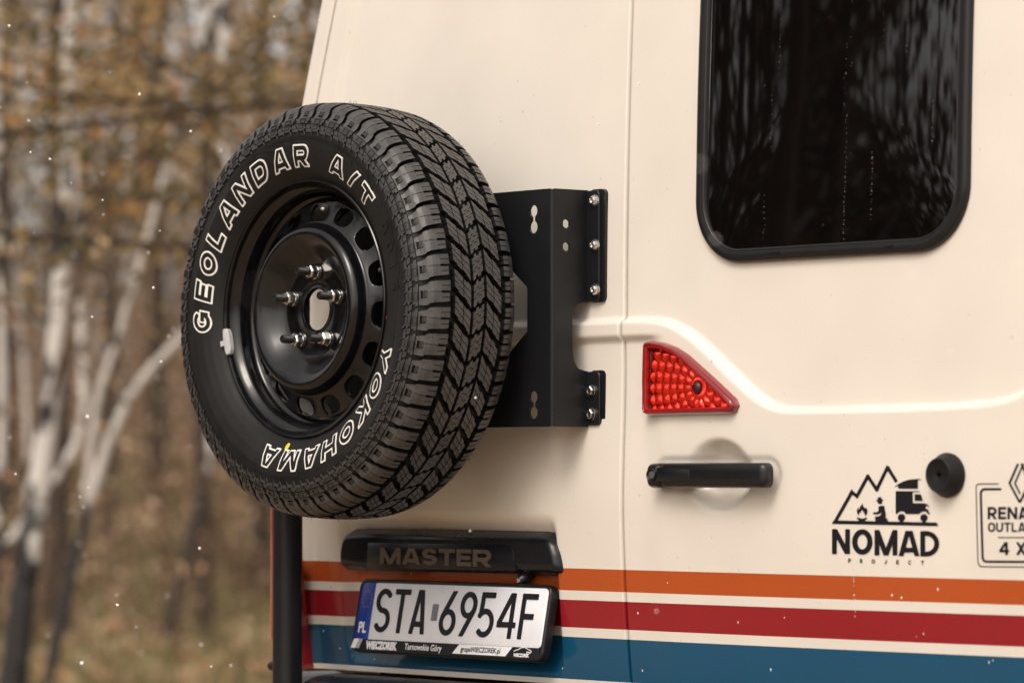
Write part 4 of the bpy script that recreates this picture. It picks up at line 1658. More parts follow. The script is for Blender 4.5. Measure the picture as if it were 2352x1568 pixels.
# centre disc
disc = [(HA - .006, .0362), (HA - .001, .0362), (HA + .0005, .0372), (HA + .0005, .0400), (HA - .0012, .0425), (HA - .0012, .0440), (HA + .0002, .0460), (HA, .0600), (HA, .0800), (HA + .0008, .0835), (HA + .0040, .0890), (HA + .0110, .0980), (HA + .0200, .1080), (HA + .0280, .1180), (HA + .0325, .1260), (HA + .0342, .1320), (HA + .0335, .1370), (HA + .0300, .1420), (HA + .0240, .1455), (HA + .0160, .1475), (HA + .0100, .1490), (HA + .0075, .1510), (HA + .0065, .1535)]
rm.lathe(disc, 160)
NH = 15


def conep(r, phi, th=0.0):
    t = (r - .1535) / (.1900 - .1535)
    a = HA + .0065 - .0165 * t - .002 * math.sin(t * math.pi) - th
    return (r * math.cos(phi), -a, r * math.sin(phi))


for k_ in range(NH):
    ph0 = R(19.6 + k_ * 360 / NH)
    hw = math.pi / NH
    nb = 40
    inner, outer = [], []
    for j in range(nb):
        t = 2 * math.pi * j / nb
        c, s = math.cos(t), math.sin(t)
        hr = .0150 * (abs(c) ** .75) * (1 if c > 0 else -1)
        hs = .0225 * (abs(s) ** .85) * (1 if s > 0 else -1)
        inner.append((.1720 + hr, ph0 + hs / .172))
        mx_ = max(abs(c) / 1.0, abs(s) / 1.0)
        outer.append((.17175 + .01825 * c / mx_, ph0 + hw * s / mx_))
    rings = [[conep(r, p) for r, p in outer]]
    rings.append([conep(r + (ro - r) * .14, p + (po_ - p) * .14, -.0) for (r, p), (ro, po_) in zip(inner, outer)])
    rings.append([conep(r + (ro - r) * .03, p + (po_ - p) * .03, .0004) for (r, p), (ro, po_) in zip(inner, outer)])
    rings.append([conep(r, p, .0018) for r, p in inner])
    rings.append([conep(r, p, .0060) for r, p in inner])
    rm.grid(np.array(rings), wrap=True)
rim = rm.build('rim', M_gloss_black, wheel, angle=40)
# balance weight on the lip
wt = MB()
rows = []
for a_ in np.linspace(188, 200.5, 12):
    e = 1 - abs((a_ - 194.25) / 6.25) ** 4
    w_ = .0035 + .0045 * e
    rr = .2170
    ring = [(rr - w_ * 1.3, .088), (rr - w_ * 1.3, .0955), (rr - w_ * .6, .0985), (rr + w_ * .5, .0985), (rr + w_, .0950), (rr + w_, .089)]
    rows.append([(r * math.cos(R(a_)), -a, r * math.sin(R(a_))) for r, a in ring])
wt.grid(np.array(rows), wrap=True)
wt.f += [tuple(range(6)), tuple(wt.n - 6 + i for i in range(6))]
wt.m += [0, 0]
rows = []
for a_ in (193.2, 195.6):
    rows.append([(r * math.cos(R(a_)), -a, r * math.sin(R(a_))) for r, a in [(.220, .0975), (.2300, .0990), (.2315, .0960), (.224, .0900)]])
wt.grid(np.array(rows), wrap=True)
wt.f += [tuple(wt.n - 8 + i for i in range(4)), tuple(wt.n - 4 + i for i in range(4))]
wt.m += [0, 0]
wt.build('balance_weight', M_weight, wheel, angle=40)
# valve
va = MB()
vp = R(20.5)
vdir = np.array([math.cos(vp), 0, math.sin(vp)])
b0 = vdir * .1950 + np.array([0, -.030, 0])
b1 = vdir * .1800 + np.array([0, -.055, 0])
d_ = (b1 - b0)
va.tube([b0, b0 + d_ * .45], [.0045, .0042], 12)
vb_ = va.build('valve_stem', M_brass, wheel)
vc = MB()
vc.tube([b0 + d_ * .40, b0 + d_ * .45, b0 + d_ * 1.0, b0 + d_ * 1.15, b0 + d_ * 1.18], [.0052, .0055, .0052, .0040, .002], 12)
vc.build('valve_cap', M_rubber, wheel)
# studs with nuts
for k_ in range(5):
    a_ = R(90 + 72 * k_)
    cx, cz = .065 * math.cos(a_), .065 * math.sin(a_)
    bs_ = MB()
    bs_.lathe([(HA - .001, .0150), (HA + .002, .0148), (HA + .0045, .0125), (HA + .005, .010)], 28, centre=(cx, 0, cz))
    seat = bs_.build('nut_seat', M_gloss_black, rim)
    nu = MB()
    r = .0124
    tw = 17 * k_ + 8
    hexo = np.array([(cx + r * math.cos(R(60 * j + tw)), cz + r * math.sin(R(60 * j + tw))) for j in range(6)])
    nu.lathe([(HA + .0045, .0120), (HA + .0060, .0120), (HA + .0070, .0105)], 24, centre=(cx, 0, cz))
    pillow(nu, hexo, [(0, HA + .006), (0, HA + .0175), (.0008, HA + .0190), (.0020, HA + .0200)], 0.0, cap=True)
    nu.lathe([(HA + .0195, .0088), (HA + .0230, .0086), (HA + .0235, .0066)], 20, centre=(cx, 0, cz))
    nut = nu.build('lug_nut', M_steel, wheel, angle=28)
    sd2 = MB()
    pr_ = []
    for j in range(18):
        a0_ = HA + .023 + .0011 * j
        pr_ += [(a0_, .0074), (a0_ + .00055, .0068)]
    pr_ += [(HA + .0435, .0070), (HA + .045, .0060), (HA + .045, .0048), (HA + .0438, .0044), (HA + .0438, .0001)]
    sd2.lathe(pr_, 18, centre=(cx, 0, cz))
    sd2.build('wheel_stud', M_black_metal, nut, angle=40)

# ------------------------------------------------------------------ ground and forest
def ground_z(x, y):
    d = np.hypot(np.asarray(x) - CAM[0], np.asarray(y) - CAM[1])
    base = .052 * (np.clip(d, 24, 52) - 24) + .003 * np.maximum(0, d - 52)
    return base + .10 * np.sin(x * .31 + 1) * np.sin(y * .27) * np.clip((d - 8) / 10, 0, 1)


rr = np.concatenate([np.linspace(0, 30, 50), np.geomspace(31, 320, 44)])
an = np.arange(144) * 2 * math.pi / 144
g = []
for r in rr:
    x, y = CAM[0] + r * np.cos(an), CAM[1] + r * np.sin(an)
    z = ground_z(x, y)
    g.append(np.stack([x, y, z], -1))
gm = MB()
gm.grid(np.array(g), wrap=True)


def ground_mat():
    m = bpy.data.materials.new('leaf_litter_ground')
    m.use_nodes = True
    t = m.node_tree
    b = t.nodes['Principled BSDF']
    b.inputs['Roughness'].default_value = .9
    tc = t.nodes.new('ShaderNodeTexCoord')
    n1 = t.nodes.new('ShaderNodeTexNoise')
    n1.inputs['Scale'].default_value = .55
    n1.inputs['Detail'].default_value = 9
    n1.inputs['Roughness'].default_value = .7
    t.links.new(tc.outputs['Object'], n1.inputs['Vector'])
    cr = t.nodes.new('ShaderNodeValToRGB')
    e = cr.color_ramp.elements
    e[0].position, e[0].color = .30, (.045, .040, .020, 1)
    e[1].position, e[1].color = .72, (.50, .37, .27, 1)
    for p, c in ((.40, (.17, .145, .075, 1)), (.47, (.26, .19, .12, 1)), (.58, (.36, .24, .16, 1))):
        q = e.new(p)
        q.color = c
    t.links.new(n1.outputs[0], cr.inputs[0])
    t.links.new(cr.outputs[0], b.inputs['Base Color'])
    return m


link('ground', mesh_from('ground', gm.v, gm.f), ground_mat(), kind='structure')


def card_mat(name, cols, rough=.7, trans=.0):
    m = bpy.data.materials.new(name)
    m.use_nodes = True
    t = m.node_tree
    b = t.nodes['Principled BSDF']
    b.inputs['Roughness'].default_value = rough
    gi = t.nodes.new('ShaderNodeNewGeometry')
    cr = t.nodes.new('ShaderNodeValToRGB')
    cr.color_ramp.interpolation = 'CONSTANT'
    e = cr.color_ramp.elements
    n = len(cols)
    e[0].color = (*cols[0], 1)
    e[1].position, e[1].color = 1 / n, (*cols[1], 1)
    for i in range(2, n):
        q = e.new(i / n)
        q.color = (*cols[i], 1)
    t.links.new(gi.outputs['Random Per Island'], cr.inputs[0])
    t.links.new(cr.outputs[0], b.inputs['Base Color'])
    if trans:
        tr = t.nodes.new('ShaderNodeBsdfTranslucent')
        t.links.new(cr.outputs[0], tr.inputs['Color'])
        mx = t.nodes.new('ShaderNodeMixShader')
        mx.inputs[0].default_value = trans
        t.links.new(b.outputs[0], mx.inputs[1])
        t.links.new(tr.outputs[0], mx.inputs[2])
        t.links.new(mx.outputs[0], t.nodes['Material Output'].inputs[0])
    return m


M_needles = card_mat('pine_needles', [(.15, .12, .05), (.28, .21, .10), (.11, .10, .04), (.50, .36, .18), (.14, .11, .045)], trans=.5)
M_oakleaf = card_mat('dry_oak_leaves', [(.60, .38, .16), (.70, .50, .26), (.44, .30, .14), (.64, .32, .09), (.64, .50, .30)], trans=.55)
M_litter = card_mat('fallen_leaves', [(.46, .31, .21), (.56, .39, .27), (.30, .20, .14), (.52, .29, .16), (.24, .22, .10), (.40, .33, .19)], trans=.1)
M_grass = card_mat('grass_blades', [(.13, .13, .045), (.20, .17, .06), (.30, .23, .11), (.09, .10, .035)], trans=.3)
M_bark = mat('dark_bark', (.050, .034, .024), .9, noise=.5, nscale=8)
M_twig = mat('brown_twigs', (.13, .080, .050), .85, noise=.4, nscale=3)
M_distbark = mat('greybrown_bark', (.17, .115, .078), .85, noise=.5, nscale=1.5)


def birch_mat():
    m = bpy.data.materials.new('birch_bark')
    m.use_nodes = True
    t = m.node_tree
    b = t.nodes['Principled BSDF']
    b.inputs['Roughness'].default_value = .75
    tc = t.nodes.new('ShaderNodeTexCoord')
    mp = t.nodes.new('ShaderNodeMapping')
    mp.inputs['Scale'].default_value = (1.6, 1.6, 1.0)
    t.links.new(tc.outputs['Object'], mp.inputs[0])
    n1 = t.nodes.new('ShaderNodeTexNoise')
    n1.inputs['Scale'].default_value = 2.6
    n1.inputs['Detail'].default_value = 5
    t.links.new(mp.outputs[0], n1.inputs['Vector'])
    # dark rough bark at the foot of the stem
    sp_ = t.nodes.new('ShaderNodeSeparateXYZ')
    t.links.new(tc.outputs['Object'], sp_.inputs[0])
    mr = t.nodes.new('ShaderNodeMapRange')
    mr.inputs[1].default_value = .0
    mr.inputs[2].default_value = 1.5
    mr.inputs[3].default_value = -.20
    mr.inputs[4].default_value = .06
    t.links.new(sp_.outputs[2], mr.inputs[0])
    ad = t.nodes.new('ShaderNodeMath')
    ad.operation = 'ADD'
    t.links.new(n1.outputs[0], ad.inputs[0])
    t.links.new(mr.outputs[0], ad.inputs[1])
    cr = t.nodes.new('ShaderNodeValToRGB')
    e = cr.color_ramp.elements
    e[0].position, e[0].color = .485, (.022, .020, .020, 1)
    e[1].position, e[1].color = .53, (.60, .57, .54, 1)
    t.links.new(ad.outputs[0], cr.inputs[0])
    t.links.new(cr.outputs[0], b.inputs['Base Color'])
    return m


M_birch = birch_mat()


def cards(cent, size, rng, aspect=.6, droop=0.0):
    """numpy: one bent quad per centre"""
    n = len(cent)
    a = rng.normal(size=(n, 3))
    a[:, 2] -= droop
    a /= np.linalg.norm(a, axis=1, keepdims=True)
    b = np.cross(a, rng.normal(size=(n, 3)))
    b /= np.linalg.norm(b, axis=1, keepdims=True)
    s = (size * rng.uniform(.6, 1.4, n))[:, None]
    v = np.stack([cent - a * s - b * s * aspect * .2, cent - b * s * aspect, cent + a * s, cent + b * s * aspect], 1).reshape(-1, 3)
    f = np.arange(4 * n).reshape(n, 4)
    return v, f


def fast_mesh(name, v, f, mtl, parent=None, **k):
    me = bpy.data.meshes.new(name)
    n, m = f.shape
    me.vertices.add(len(v))
    me.vertices.foreach_set('co', np.asarray(v, np.float32).ravel())
    me.loops.add(n * m)
    me.loops.foreach_set('vertex_index', f.ravel().astype(np.int32))
    me.polygons.add(n)
    me.polygons.foreach_set('loop_start', np.arange(0, n * m, m, dtype=np.int32))
    me.polygons.foreach_set('loop_total', np.full(n, m, np.int32))
    me.update(calc_edges=True)
    me.validate()
    return link(name, me, mtl, parent, smooth=False, **k)


def at_dist(px, dist, py=None):
    """ground position seen in photo column px at a distance from the camera; or the point at row py"""
    d = ray(px, HORIZ if py is None else py)
    h = np.array([d[0], d[1], 0.0])
    t = dist / np.linalg.norm(h)
    p = CAM + d * t
    if py is None:
        p[2] = float(ground_z(p[0], p[1]))
    return p


def limb(mb, p0, dirv, length, r0, rng, depth, tips, bend=.25, kids=4, spread=.9, up=.25, n=6):
    pts, d = [np.array(p0, float)], np.array(dirv, float)
    d /= np.linalg.norm(d)
    for i in range(n):
        d = d + rng.normal(size=3) * bend / n ** .5 * .6
        d[2] += up / n
        d /= np.linalg.norm(d)
        pts.append(pts[-1] + d * length / n)
    rad = np.linspace(r0, r0 * .35, n + 1)
    mb.tube(pts, rad, 5 if depth < 2 else 4, cap=False)
    pts = np.array(pts)
    if depth == 0:
        tips.append(pts)
        return
    for k in range(kids):
        s = rng.uniform(.25, .98)
        i = int(s * n)
        p = pts[i]
        dd = pts[min(i + 1, n)] - pts[max(i - 1, 0)]
        dd /= np.linalg.norm(dd) + 1e-9
        q = rng.normal(size=3)
        q -= dd * (q @ dd)
        q /= np.linalg.norm(q) + 1e-9
        limb(mb, p, dd + q * spread, length * rng.uniform(.35, .62), max(.004, rad[i] * .5), rng, depth - 1, tips, bend, kids, spread, up, n=4)


def make_tree(name, base, height, r0, label, cat, seed, bark, leaf=None, crown_from=.25, nlimb=14, leaf_n=4000, leaf_s=.06, lean=(0, 0), llen=.35, group=None, depth=2, droop=0, up=.25, kids=4, tilt=.3, lr=.42, aim=None):
    rng = np.random.default_rng(seed)
    t = thing(name, tuple(base), label, cat, group)
    mb = MB()
    n = 12
    pts = []
    for i in range(n + 1):
        s = i / n
        pts.append((lean[0] * s * height + .05 * math.sin(s * 5 + seed) * s * 2, lean[1] * s * height + .05 * math.cos(s * 4 + seed) * s, height * s - .15 * (i == 0)))
    pts = np.array(pts)
    rad = r0 * (1 - .85 * (np.arange(n + 1) / n) ** 1.1)
    rad[0] *= 1.25
    mb.tube(pts, rad, 10)
    mb.build('trunk', bark, t)
    tips = []
    cb_ = MB()
    for k in range(nlimb):
        s = crown_from + (1 - crown_from) * (k + rng.uniform(0, 1)) / nlimb
        i = min(n - 1, int(s * n))
        p = pts[i] + (pts[i + 1] - pts[i]) * (s * n - i)
        a = rng.uniform(0, 2 * math.pi)
        if aim is not None and k % 3:
            a = aim + rng.normal() * .5
        L = height * llen * (1 if aim is None else rng.uniform(.5, 1)) * (1.25 - s) * rng.uniform(.7, 1.2)
        limb(cb_, p, (math.cos(a), math.sin(a), tilt + (0 if aim is None else rng.uniform(-.25, .3))), L, rad[i] * lr, rng, depth, tips, up=up, kids=kids, bend=.25 if aim is None else .5)
    cb_.build('branches', bark, t, kind='stuff')
    if leaf is not None:
        tp = np.concatenate(tips)
        c = tp[rng.integers(0, len(tp), leaf_n)] + rng.normal(size=(leaf_n, 3)) * leaf_s * 2.0
        v, f = cards(c, leaf_s, rng, droop=droop)
        fast_mesh('crown', v, f, leaf, t, kind='stuff')
    return t

# leaf litter, grass and low brush on the ground in view
rng = np.random.default_rng(3)


def sector(n, px0, px1, d0, d1, rng):
    px = rng.uniform(px0, px1, n)
    ds = np.sqrt(rng.uniform(d0 ** 2, d1 ** 2, n))
    ang = np.arctan2(FH[1], FH[0]) - np.arctan((px - W0 / 2) / FPX)
    x, y = CAM[0] + ds * np.cos(ang), CAM[1] + ds * np.sin(ang)
    return np.stack([x, y, ground_z(x, y)], -1)


c = sector(26000, -260, 900, 17, 62, rng)
c[:, 2] += rng.uniform(.005, .07, len(c))
v, f = cards(c, .055, rng)
fast_mesh('leaf_litter', v, f, M_litter, kind='stuff')
# clumped grass
cl_ = sector(260, -260, 900, 18, 48, rng)
c = cl_[rng.integers(0, len(cl_), 9000)] + rng.normal(size=(9000, 3)) * [.35, .35, .0]
b = c.copy()
b[:, 2] = ground_z(c[:, 0], c[:, 1])
hgt = rng.uniform(.08, .32, len(c))
tip = b + np.stack([rng.normal(size=len(c)) * .07, rng.normal(size=len(c)) * .07, hgt], -1)
w_ = np.stack([RV[0] * .008 + 0 * hgt, RV[1] * .008 + 0 * hgt, 0 * hgt], -1)
v = np.stack([b - w_, b + w_, tip], 1).reshape(-1, 3)
fast_mesh('grass', v, np.arange(3 * len(c)).reshape(-1, 3), M_grass, kind='stuff')
# brush: thin twigs and last leaves
br = MB()
bp_ = sector(150, -300, 900, 25, 58, rng)
lv = []
for p in bp_:
    for k in range(rng.integers(5, 10)):
        d = rng.normal(size=3) * [.5, .5, 0] + [0, 0, 1.0]
        L = rng.uniform(.4, 1.35)
        q = [p, p + d * L * .5 + rng.normal(size=3) * .08, p + d * L + rng.normal(size=3) * .2]
        br.tube(np.array(q), [.012, .008, .003], 3, cap=False)
        lv.append(np.array(q)[1:] + rng.normal(size=(2, 3)) * .1)
br.build('brush_twigs', M_twig, None, smooth=False, kind='stuff')
lv = np.concatenate(lv)
lv = lv[rng.integers(0, len(lv), 5000)] + rng.normal(size=(5000, 3)) * .18
v, f = cards(lv, .036, rng)
fast_mesh('brush_leaves', v, f, M_litter, kind='stuff')

# far wood: stems, twigs and brown foliage that read as one mass
fw = MB()
fp = sector(52, -420, 1000, 42, 100, rng)
fl_ = []
for p in fp:
    H = rng.uniform(5, 13)
    ln = rng.normal(size=2) * .04
    pts = [p + np.array([ln[0] * s * H, ln[1] * s * H, s * H]) + rng.normal(size=3) * .08 for s in np.linspace(0, 1, 6)]
    r0 = rng.uniform(.06, .17)
    fw.tube(np.array(pts), np.linspace(r0, r0 * .3, 6), 6, cap=False)
    for k in range(16):
        s = rng.uniform(.12, 1)
        q = p + np.array([ln[0] * s * H, ln[1] * s * H, s * H])
        a = rng.uniform(0, 6.28)
        L = rng.uniform(.8, 2.6)
        e = q + np.array([math.cos(a) * L, math.sin(a) * L, L * rng.uniform(-.1, .6)])
        fw.tube(np.array([q, (q + e) / 2 + rng.normal(size=3) * .15, e]), [.035, .02, .006], 3, cap=False)
        fl_.append(np.array([(q + e) / 2, e, e]))
fw.build('far_wood_stems', M_distbark, None, kind='stuff')
fl_ = np.concatenate(fl_)
fl_ = fl_[fl_[:, 2] < 6.5]
cc = fl_[rng.integers(0, len(fl_), 5200)] + rng.normal(size=(5200, 3)) * .4
v, f = cards(cc, .075, rng)
fast_mesh('far_wood_foliage', v, f, card_mat('far_brown_leaves', [(.20, .13, .075), (.27, .18, .11), (.13, .10, .055), (.30, .17, .08), (.16, .12, .09)], trans=.35), kind='stuff')

# --- trees one can tell apart behind the van's left corner
HG = 'birches left of the van'


def stem_tree(name, px_pts, dist, r_px, label, seed, branches=8, mtl=None, tw=M_twig, group=HG, grow=None):
    """a stem that stands at one distance and follows its lean"""
    base = at_dist(px_pts[0][0], dist, px_pts[0][1])
    gz = float(ground_z(base[0], base[1]))
    t = thing(name, (base[0], base[1], gz), label, 'tree', group)
    mb = MB()
    org = np.array([base[0], base[1], gz])
    pts = []
    for (x, y) in px_pts:
        pts.append(at_dist(x, dist, y) - org)
    if pts[0][2] > .0:
        dn = pts[0] - (pts[1] - pts[0]) / (np.linalg.norm(pts[1] - pts[0]) + 1e-9) * (pts[0][2] + .15)
        dn[2] = -.12
        pts = [dn] + pts
    # carry the stem on above the picture
    rg = np.random.default_rng(seed)
    d = pts[-1] - pts[-2]
    d /= np.linalg.norm(d)
    last = pts[-1]
    for k in range(5):
        d = d + rg.normal(size=3) * .06 + [0, 0, .12]
        d /= np.linalg.norm(d)
        last = last + d * 1.3
        pts.append(last)
    pts = np.array(pts)
    # give depth to the lean
    n = len(pts)
    r = np.interp(np.linspace(0, 1, n), np.linspace(0, 1, len(r_px)), r_px) / FPX * dist * .54
    fine = np.linspace(0, n - 1, n * 4)
    P3 = np.stack([np.interp(fine, np.arange(n), pts[:, k]) for k in range(3)], -1)
    k3 = np.array([.25, .5, .25])
    for _ in range(9):
        for k in range(3):
            P3[1:-1, k] = np.convolve(P3[:, k], k3, 'valid')
    P3[1:-1] += rg.normal(size=(len(P3) - 2, 3)) * .003
    R3 = np.interp(fine, np.arange(n), r)
    mb.tube(P3, R3, 12)
    mb.build('trunk', mtl or M_birch, t)
    if branches:
        bm_ = MB()
        tips = []
        for k in range(branches):
            i = rg.integers(int(len(P3) * .35), len(P3) - 1)
            a = rg.uniform(0, 6.28)
            limb(bm_, P3[i], (math.cos(a), math.sin(a), .8), rg.uniform(.8, 2.2), R3[i] * .35, rg, 1, tips, kids=5)
        bm_.build('branches', tw, t, kind='stuff')
    return t


stem_tree('birch_tree', [(18, 1640), (40, 1480), (62, 1300), (88, 1120), (112, 960), (128, 800), (142, 640), (150, 400), (160, 0)], 19.5, [70, 62, 52, 44, 36, 30, 22, 16, 10], 'thick birch with dark lower trunk, nearest the left edge', 11, 10)
stem_tree('birch_tree', [(112, 1560), (150, 1400), (185, 1240), (205, 1100), (212, 960), (235, 860), (300, 700), (350, 500)], 21, [21, 19, 16, 15, 14, 12, 9, 6], 'slender pale birch just right of the thickest birch', 12)
stem_tree('birch_tree', [(118, 1500), (165, 1300), (205, 1150), (240, 1040), (275, 950), (320, 870), (400, 790), (500, 700)], 22, [20, 22, 20, 18, 17, 13, 10, 5], 'pale birch leaning strongly to the right in the middle of the group', 13)
stem_tree('birch_tree', [(380, 1490), (405, 1390), (428, 1290), (450, 1190), (470, 1100), (492, 960), (510, 700)], 26, [28, 26, 24, 24, 26, 22, 14], 'single white birch with dark foot beside the spare tyre', 14)
stem_tree('birch_tree', [(60, 1180), (110, 1120), (165, 1050), (200, 960), (190, 800), (175, 600), (170, 300)], 23.5, [16, 17, 18, 20, 19, 14, 8], 'pale birch crossing behind the thickest birch', 15)
stem_tree('birch_tree', [(-12, 1300), (4, 1000), (6, 860), (0, 640), (-10, 300)], 25, [17, 18, 18, 15, 9], 'white birch at the very left edge of the picture', 16)
stem_tree('birch_tree', [(62, 1200), (66, 1000), (58, 860), (40, 700), (30, 300)], 28, [11, 12, 13, 12, 8], 'thin pale birch second from the left edge', 17)
for i, (x, y0_, dx) in enumerate(((262, 1350, 12), (332, 1300, -20), (590, 1250, -45), (545, 1380, 30), (455, 1300, 60), (300, 1100, 40), (230, 1000, -30))):
    stem_tree('young_tree', [(x, y0_), (x + dx * .4, 1000), (x + dx, 700), (x + dx * 1.4, 300), (x + dx * 1.6, 0)], 30 + 3.1 * i, [9, 8, 7, 5, 4],
              ['thin brown sapling right of the leaning birch', 'thin brown sapling in the gap between the birches', 'thin sapling leaning left close to the spare tyre', 'thin sapling leaning right beside the black post', 'sapling leaning to the right below the tyre', 'thin sapling behind the leaning birch', 'thin dark sapling behind the pale birches'][i], 40 + i, 6, mtl=M_distbark, group='saplings behind the birches')
# pines and oaks whose boughs hang in front of the birches' upper stems
aimR = math.atan2(RV[1], RV[0])
pine = [(-450, 16.5, .10, aimR, 'pine just outside the left edge with dark boughs reaching in'), (135, 27, .085, None, 'tall dark pine with level boughs at the upper left'), (1050, 17.5, .11, aimR + math.pi, 'olive needled pine hidden behind the van, boughs above the spare tyre'), (600, 30, .08, None, 'thin pine beside the van corner'), (360, 38, .09, None, 'pine farther back between the birches and the tyre')]
for i, (x, ds, r0, aim, lab) in enumerate(pine):
    b = at_dist(x, ds)
    make_tree('pine_tree', b, 8.5 + i * .5, r0, lab, 'tree', 70 + i, M_bark, M_needles, crown_from=.20, nlimb=24, leaf_n=4300 if aim is not None else 2000, leaf_s=.030 if aim is not None else .042, llen=.36 if aim is not None else .24, group='pines behind the birches', droop=.3, up=-.06, kids=3, tilt=.10, lr=.24, aim=aim)
for i, (x, ds, aim, lab) in enumerate(((900, 20, aimR + math.pi, 'oak with orange leaves above the spare tyre'), (20, 31, None, 'oak with dry brown leaves behind the left birches'), (470, 26, None, 'slim oak with orange brown leaves above the tyre'), (250, 35, None, 'oak with sparse brown leaves between the pines'))):
    b = at_dist(x, ds)
    make_tree('oak_tree', b, 8.0, .06, lab, 'tree', 90 + i, M_bark, M_oakleaf, crown_from=.25, nlimb=14, leaf_n=2600, leaf_s=.036, llen=.36, group='oaks keeping their dry leaves', up=.05, kids=4, lr=.3, aim=aim)

# --- wood behind the photographer, seen as reflections in the glass and lacquer
def mirror_at(px, py, dist):
    p = P(px, py, 0)
    d = ray(px, py)
    d = d / np.linalg.norm(d)
    d = np.array([d[0], -d[1], 0.0])
    d /= np.linalg.norm(d)
    q = p + d * dist
    q[2] = float(ground_z(q[0], q[1]))
    return q


M_bareleaf = card_mat('withered_leaves', [(.05, .035, .02), (.09, .05, .03), (.04, .03, .02)], trans=.2)
labs = ['bare tree in front of the rear window, broad trunk', 'bare tree with forked limbs facing the rear window', 'bare slim tree facing the left of the window', 'bare tree facing the right of the window', 'tall bare tree farther out facing the window', 'bare tree with spreading crown facing the van', 'slim bare tree facing the door handle', 'bare crooked tree facing the spare wheel', 'stout bare tree far out facing the window middle', 'stout bare tree far out facing the window right edge', 'slim bare tree facing the right end of the van', 'thickest bare tree at the back of the facing wood']
for i, (px, ds, H, r0) in enumerate(((2075, 12, 10, .17), (1760, 15, 9, .13), (1665, 19, 10, .16), (2190, 18, 10, .18), (1930, 25, 11, .20), (1500, 17, 9, .16), (2320, 15, 9, .15), (1200, 20, 10, .15), (2140, 24, 11, .20), (2260, 28, 11, .17), (2330, 20, 10, .14), (2215, 33, 12, .22))):
    b = mirror_at(px, 300, ds)
    make_tree('bare_tree', b, H, r0, labs[i], 'tree', 200 + i, M_bark, M_bareleaf, crown_from=.18, nlimb=9, leaf_n=1300, leaf_s=.085, llen=.42, group='bare trees facing the van', up=.25, kids=3, depth=1)
# hedge-like thicket and far wood on that side
fw = MB()
lv = []
for k in range(230):
    q = mirror_at(rng.uniform(-1800, 6200), 300, rng.uniform(24, 60))
    H = rng.uniform(3.5, 5.4) if k % 3 else rng.uniform(4, 8)
    ln = rng.normal(size=2) * .05
    pts = [q + np.array([ln[0] * s * H, ln[1] * s * H, s * H]) for s in np.linspace(0, 1, 4)]
    r0 = rng.uniform(.05, .15)
    fw.tube(np.array(pts), np.linspace(r0, .02, 4), 6, cap=False)
    lv.append(q + np.array([0, 0, 1]) * rng.uniform(0, 1, (26, 1)) * min(H, 6.0) + rng.normal(size=(26, 3)) * [1.0, 1.0, .2])
    if H > 5:
        for j in range(5):
            s = rng.uniform(.3, 1)
            a = rng.uniform(0, 6.28)
            p0 = q + np.array([0, 0, s * H])
            e = p0 + np.array([math.cos(a), math.sin(a), .5]) * rng.uniform(.6, 2.2)
            fw.tube(np.array([p0, e]), [.03, .006], 3, cap=False)
fw.build('facing_wood_stems', M_bark, None, kind='stuff')
lv = np.concatenate(lv)
cc = lv[rng.integers(0, len(lv), 80000)] + rng.normal(size=(80000, 3)) * .3
v, f = cards(cc, .17, rng)
fast_mesh('facing_thicket', v, f, M_bareleaf, kind='stuff')

# the wood goes on all round the clearing
fw = MB()
lv = []
va_ = math.atan2(FH[1], FH[0])
k = 0
while k < 300:
    az = rng.uniform(-math.pi, math.pi)
    off = (az - va_ + math.pi) % (2 * math.pi) - math.pi
    if -R(9) < off < R(13):
        continue
    k += 1
    ds = rng.uniform(34, 85)
    x, y = CAM[0] + ds * math.cos(az), CAM[1] + ds * math.sin(az)
    q = np.array([x, y, float(ground_z(x, y)) - .1])
    H = rng.uniform(6, 12)
    fw.tube(np.array([q, q + [rng.normal() * .2, rng.normal() * .2, H * .5], q + [rng.normal() * .5, rng.normal() * .5, H]]), [.15, .10, .03], 6, cap=False)
    for j in range(9):
        p0 = q + np.array([0, 0, rng.uniform(.2, .95) * H])
        a_ = rng.uniform(0, 6.28)
        e = p0 + np.array([math.cos(a_), math.sin(a_), .3]) * rng.uniform(.8, 2.4)
        fw.tube(np.array([p0, e]), [.035, .008], 3, cap=False)
        lv += [(p0 + e) / 2, e]
    lv += [q + np.array([rng.normal() * 1.2, rng.normal() * 1.2, rng.uniform(0, 1.6)]) for _ in range(10)]
fw.build('surrounding_wood_stems', M_distbark, None, kind='stuff')
lv = np.array(lv)
cc = lv[rng.integers(0, len(lv), 45000)] + rng.normal(size=(45000, 3)) * .4
v, f = cards(cc, .13, rng)
fast_mesh('surrounding_wood_foliage', v, f, M_needles, kind='stuff')

# ------------------------------------------------------------------ water drops on the van, snow in the air
dr = MB()
_sp = []


def drop(x, z, r, el=1.0):
    y = float(Yb(x, z))
    rows = []
    for a in (0, 35, 65, 88):
        ca, sa = math.cos(R(a)), math.sin(R(a))
        rows.append([(x + r * ca * math.cos(t), y - r * .28 * sa + .0001, z + r * el * ca * math.sin(t) * (1.25 if math.sin(t) < 0 else .8)) for t in np.arange(8) * math.pi / 4])
    dr.grid(np.array(rows), wrap=True)


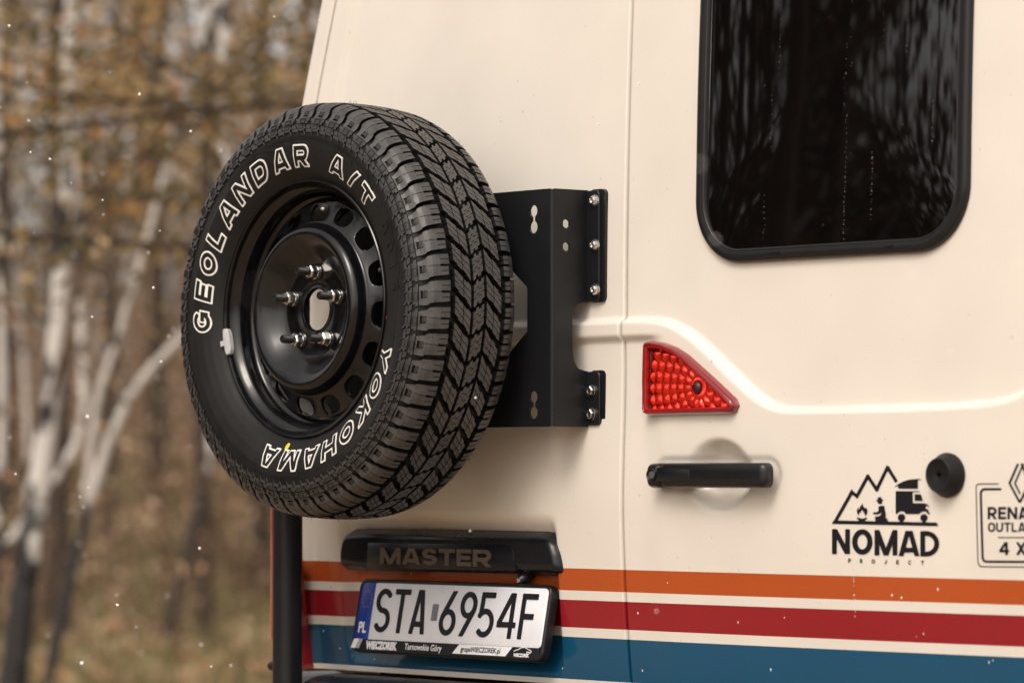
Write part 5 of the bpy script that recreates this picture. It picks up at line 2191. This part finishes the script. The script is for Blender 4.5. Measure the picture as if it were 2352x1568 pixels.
for k in range(170):
    px, py = rng.uniform(700, 2350), rng.uniform(0, 1540)
    p = P(px, py, 0)
    if wx0 - .01 < p[0] < wx1 + .01 and p[2] > wz0 - .01:
        continue
    drop(p[0], p[2], rng.uniform(.0008, .0020) * (1.0 if k % 6 else 1.3), rng.uniform(1.0, 1.8))
for (px, y0_, y1_) in ((1455, 980, 1280), (1175, 990, 1070), (1310, 990, 1180), (1330, 1000, 1200), (2120, 1000, 1180), (1960, 1140, 1420), (1548, 760, 840), (1400, 640, 760)):
    for py in np.arange(y0_, y1_, rng.uniform(9, 16)):
        p = P(px + rng.normal() * 1.2, py + rng.normal() * 3, 0)
        drop(p[0], p[2], rng.uniform(.0005, .0013), 1.5)
vpart(dr, 'water_drops', M_drop, angle=0)['kind'] = 'stuff'
dw = MB()
yg = lambda x, z: float(gly(x, z)) - .0100
for (cx, y0_, y1_) in ((540, 0, 440), (505, 470, 850), (480, 1130, 1440), (940, 0, 250), (915, 250, 640), (930, 650, 1400), (950, 330, 420), (1120, 0, 260), (1100, 260, 470), (1255, 60, 330), (1080, 880, 1290), (1410, 580, 820), (785, 60, 200)):
    cc_ = crop(1650, 0, 2.375)
    cy = y0_
    while cy < y1_:
        p = P(*cc_(cx + rng.normal() * 2.5, cy), -.015)
        r = rng.uniform(.0005, .0011) * (1.9 if rng.uniform() < .06 else 1)
        rows = []
        for a in (0, 45, 85):
            rows.append([(p[0] + r * math.cos(R(a)) * math.cos(t), yg(p[0], p[2]) - r * .8 * math.sin(R(a)), p[2] + 1.5 * r * math.cos(R(a)) * math.sin(t)) for t in np.arange(6) * math.pi / 3])
        dw.grid(np.array(rows), wrap=True)
        cy += rng.uniform(14, 40)
vpart(dw, 'window_drops', M_pane_drop, parent=wf, angle=0)['kind'] = 'stuff'

sn = MB()


def flake(p, r):
    v = rng.normal(size=(8, 3))
    v = v / np.linalg.norm(v, axis=1, keepdims=True)
    v = np.array([(1, 0, 0), (-1, 0, 0), (0, 1, 0), (0, -1, 0), (0, 0, 1), (0, 0, -1)], float) * rng.uniform(.6, 1.2, (6, 1))
    q = rng.normal(size=(3, 3))
    q, _ = np.linalg.qr(q)
    sn.add(np.asarray(p) + v @ q * r, [(0, 2, 4), (2, 1, 4), (1, 3, 4), (3, 0, 4), (2, 0, 5), (1, 2, 5), (3, 1, 5), (0, 3, 5)])


for k in range(260):
    p = (rng.uniform(-2.6, 3.4), rng.uniform(-3.6, -.14), rng.uniform(.3, 2.8))
    if abs(p[0] - WX) < .5 and abs(p[2] - WZ) < .5 and p[1] > -.5:
        continue
    flake(p, rng.uniform(.0010, .0030))
for k in range(130):
    c = sector(1, -200, 800, 6.0, 13, rng)[0]
    c[2] = CAM_Z + rng.uniform(-.6, .9)
    if c[1] > -.15 and abs(c[0]) < 1.2:
        continue
    flake(c, rng.uniform(.002, .0038))
sn.build('falling_snow', M_snow, None, smooth=False, kind='stuff')
print('TRIS', sum(len(o.data.polygons) for o in S.objects if o.type == 'MESH'))
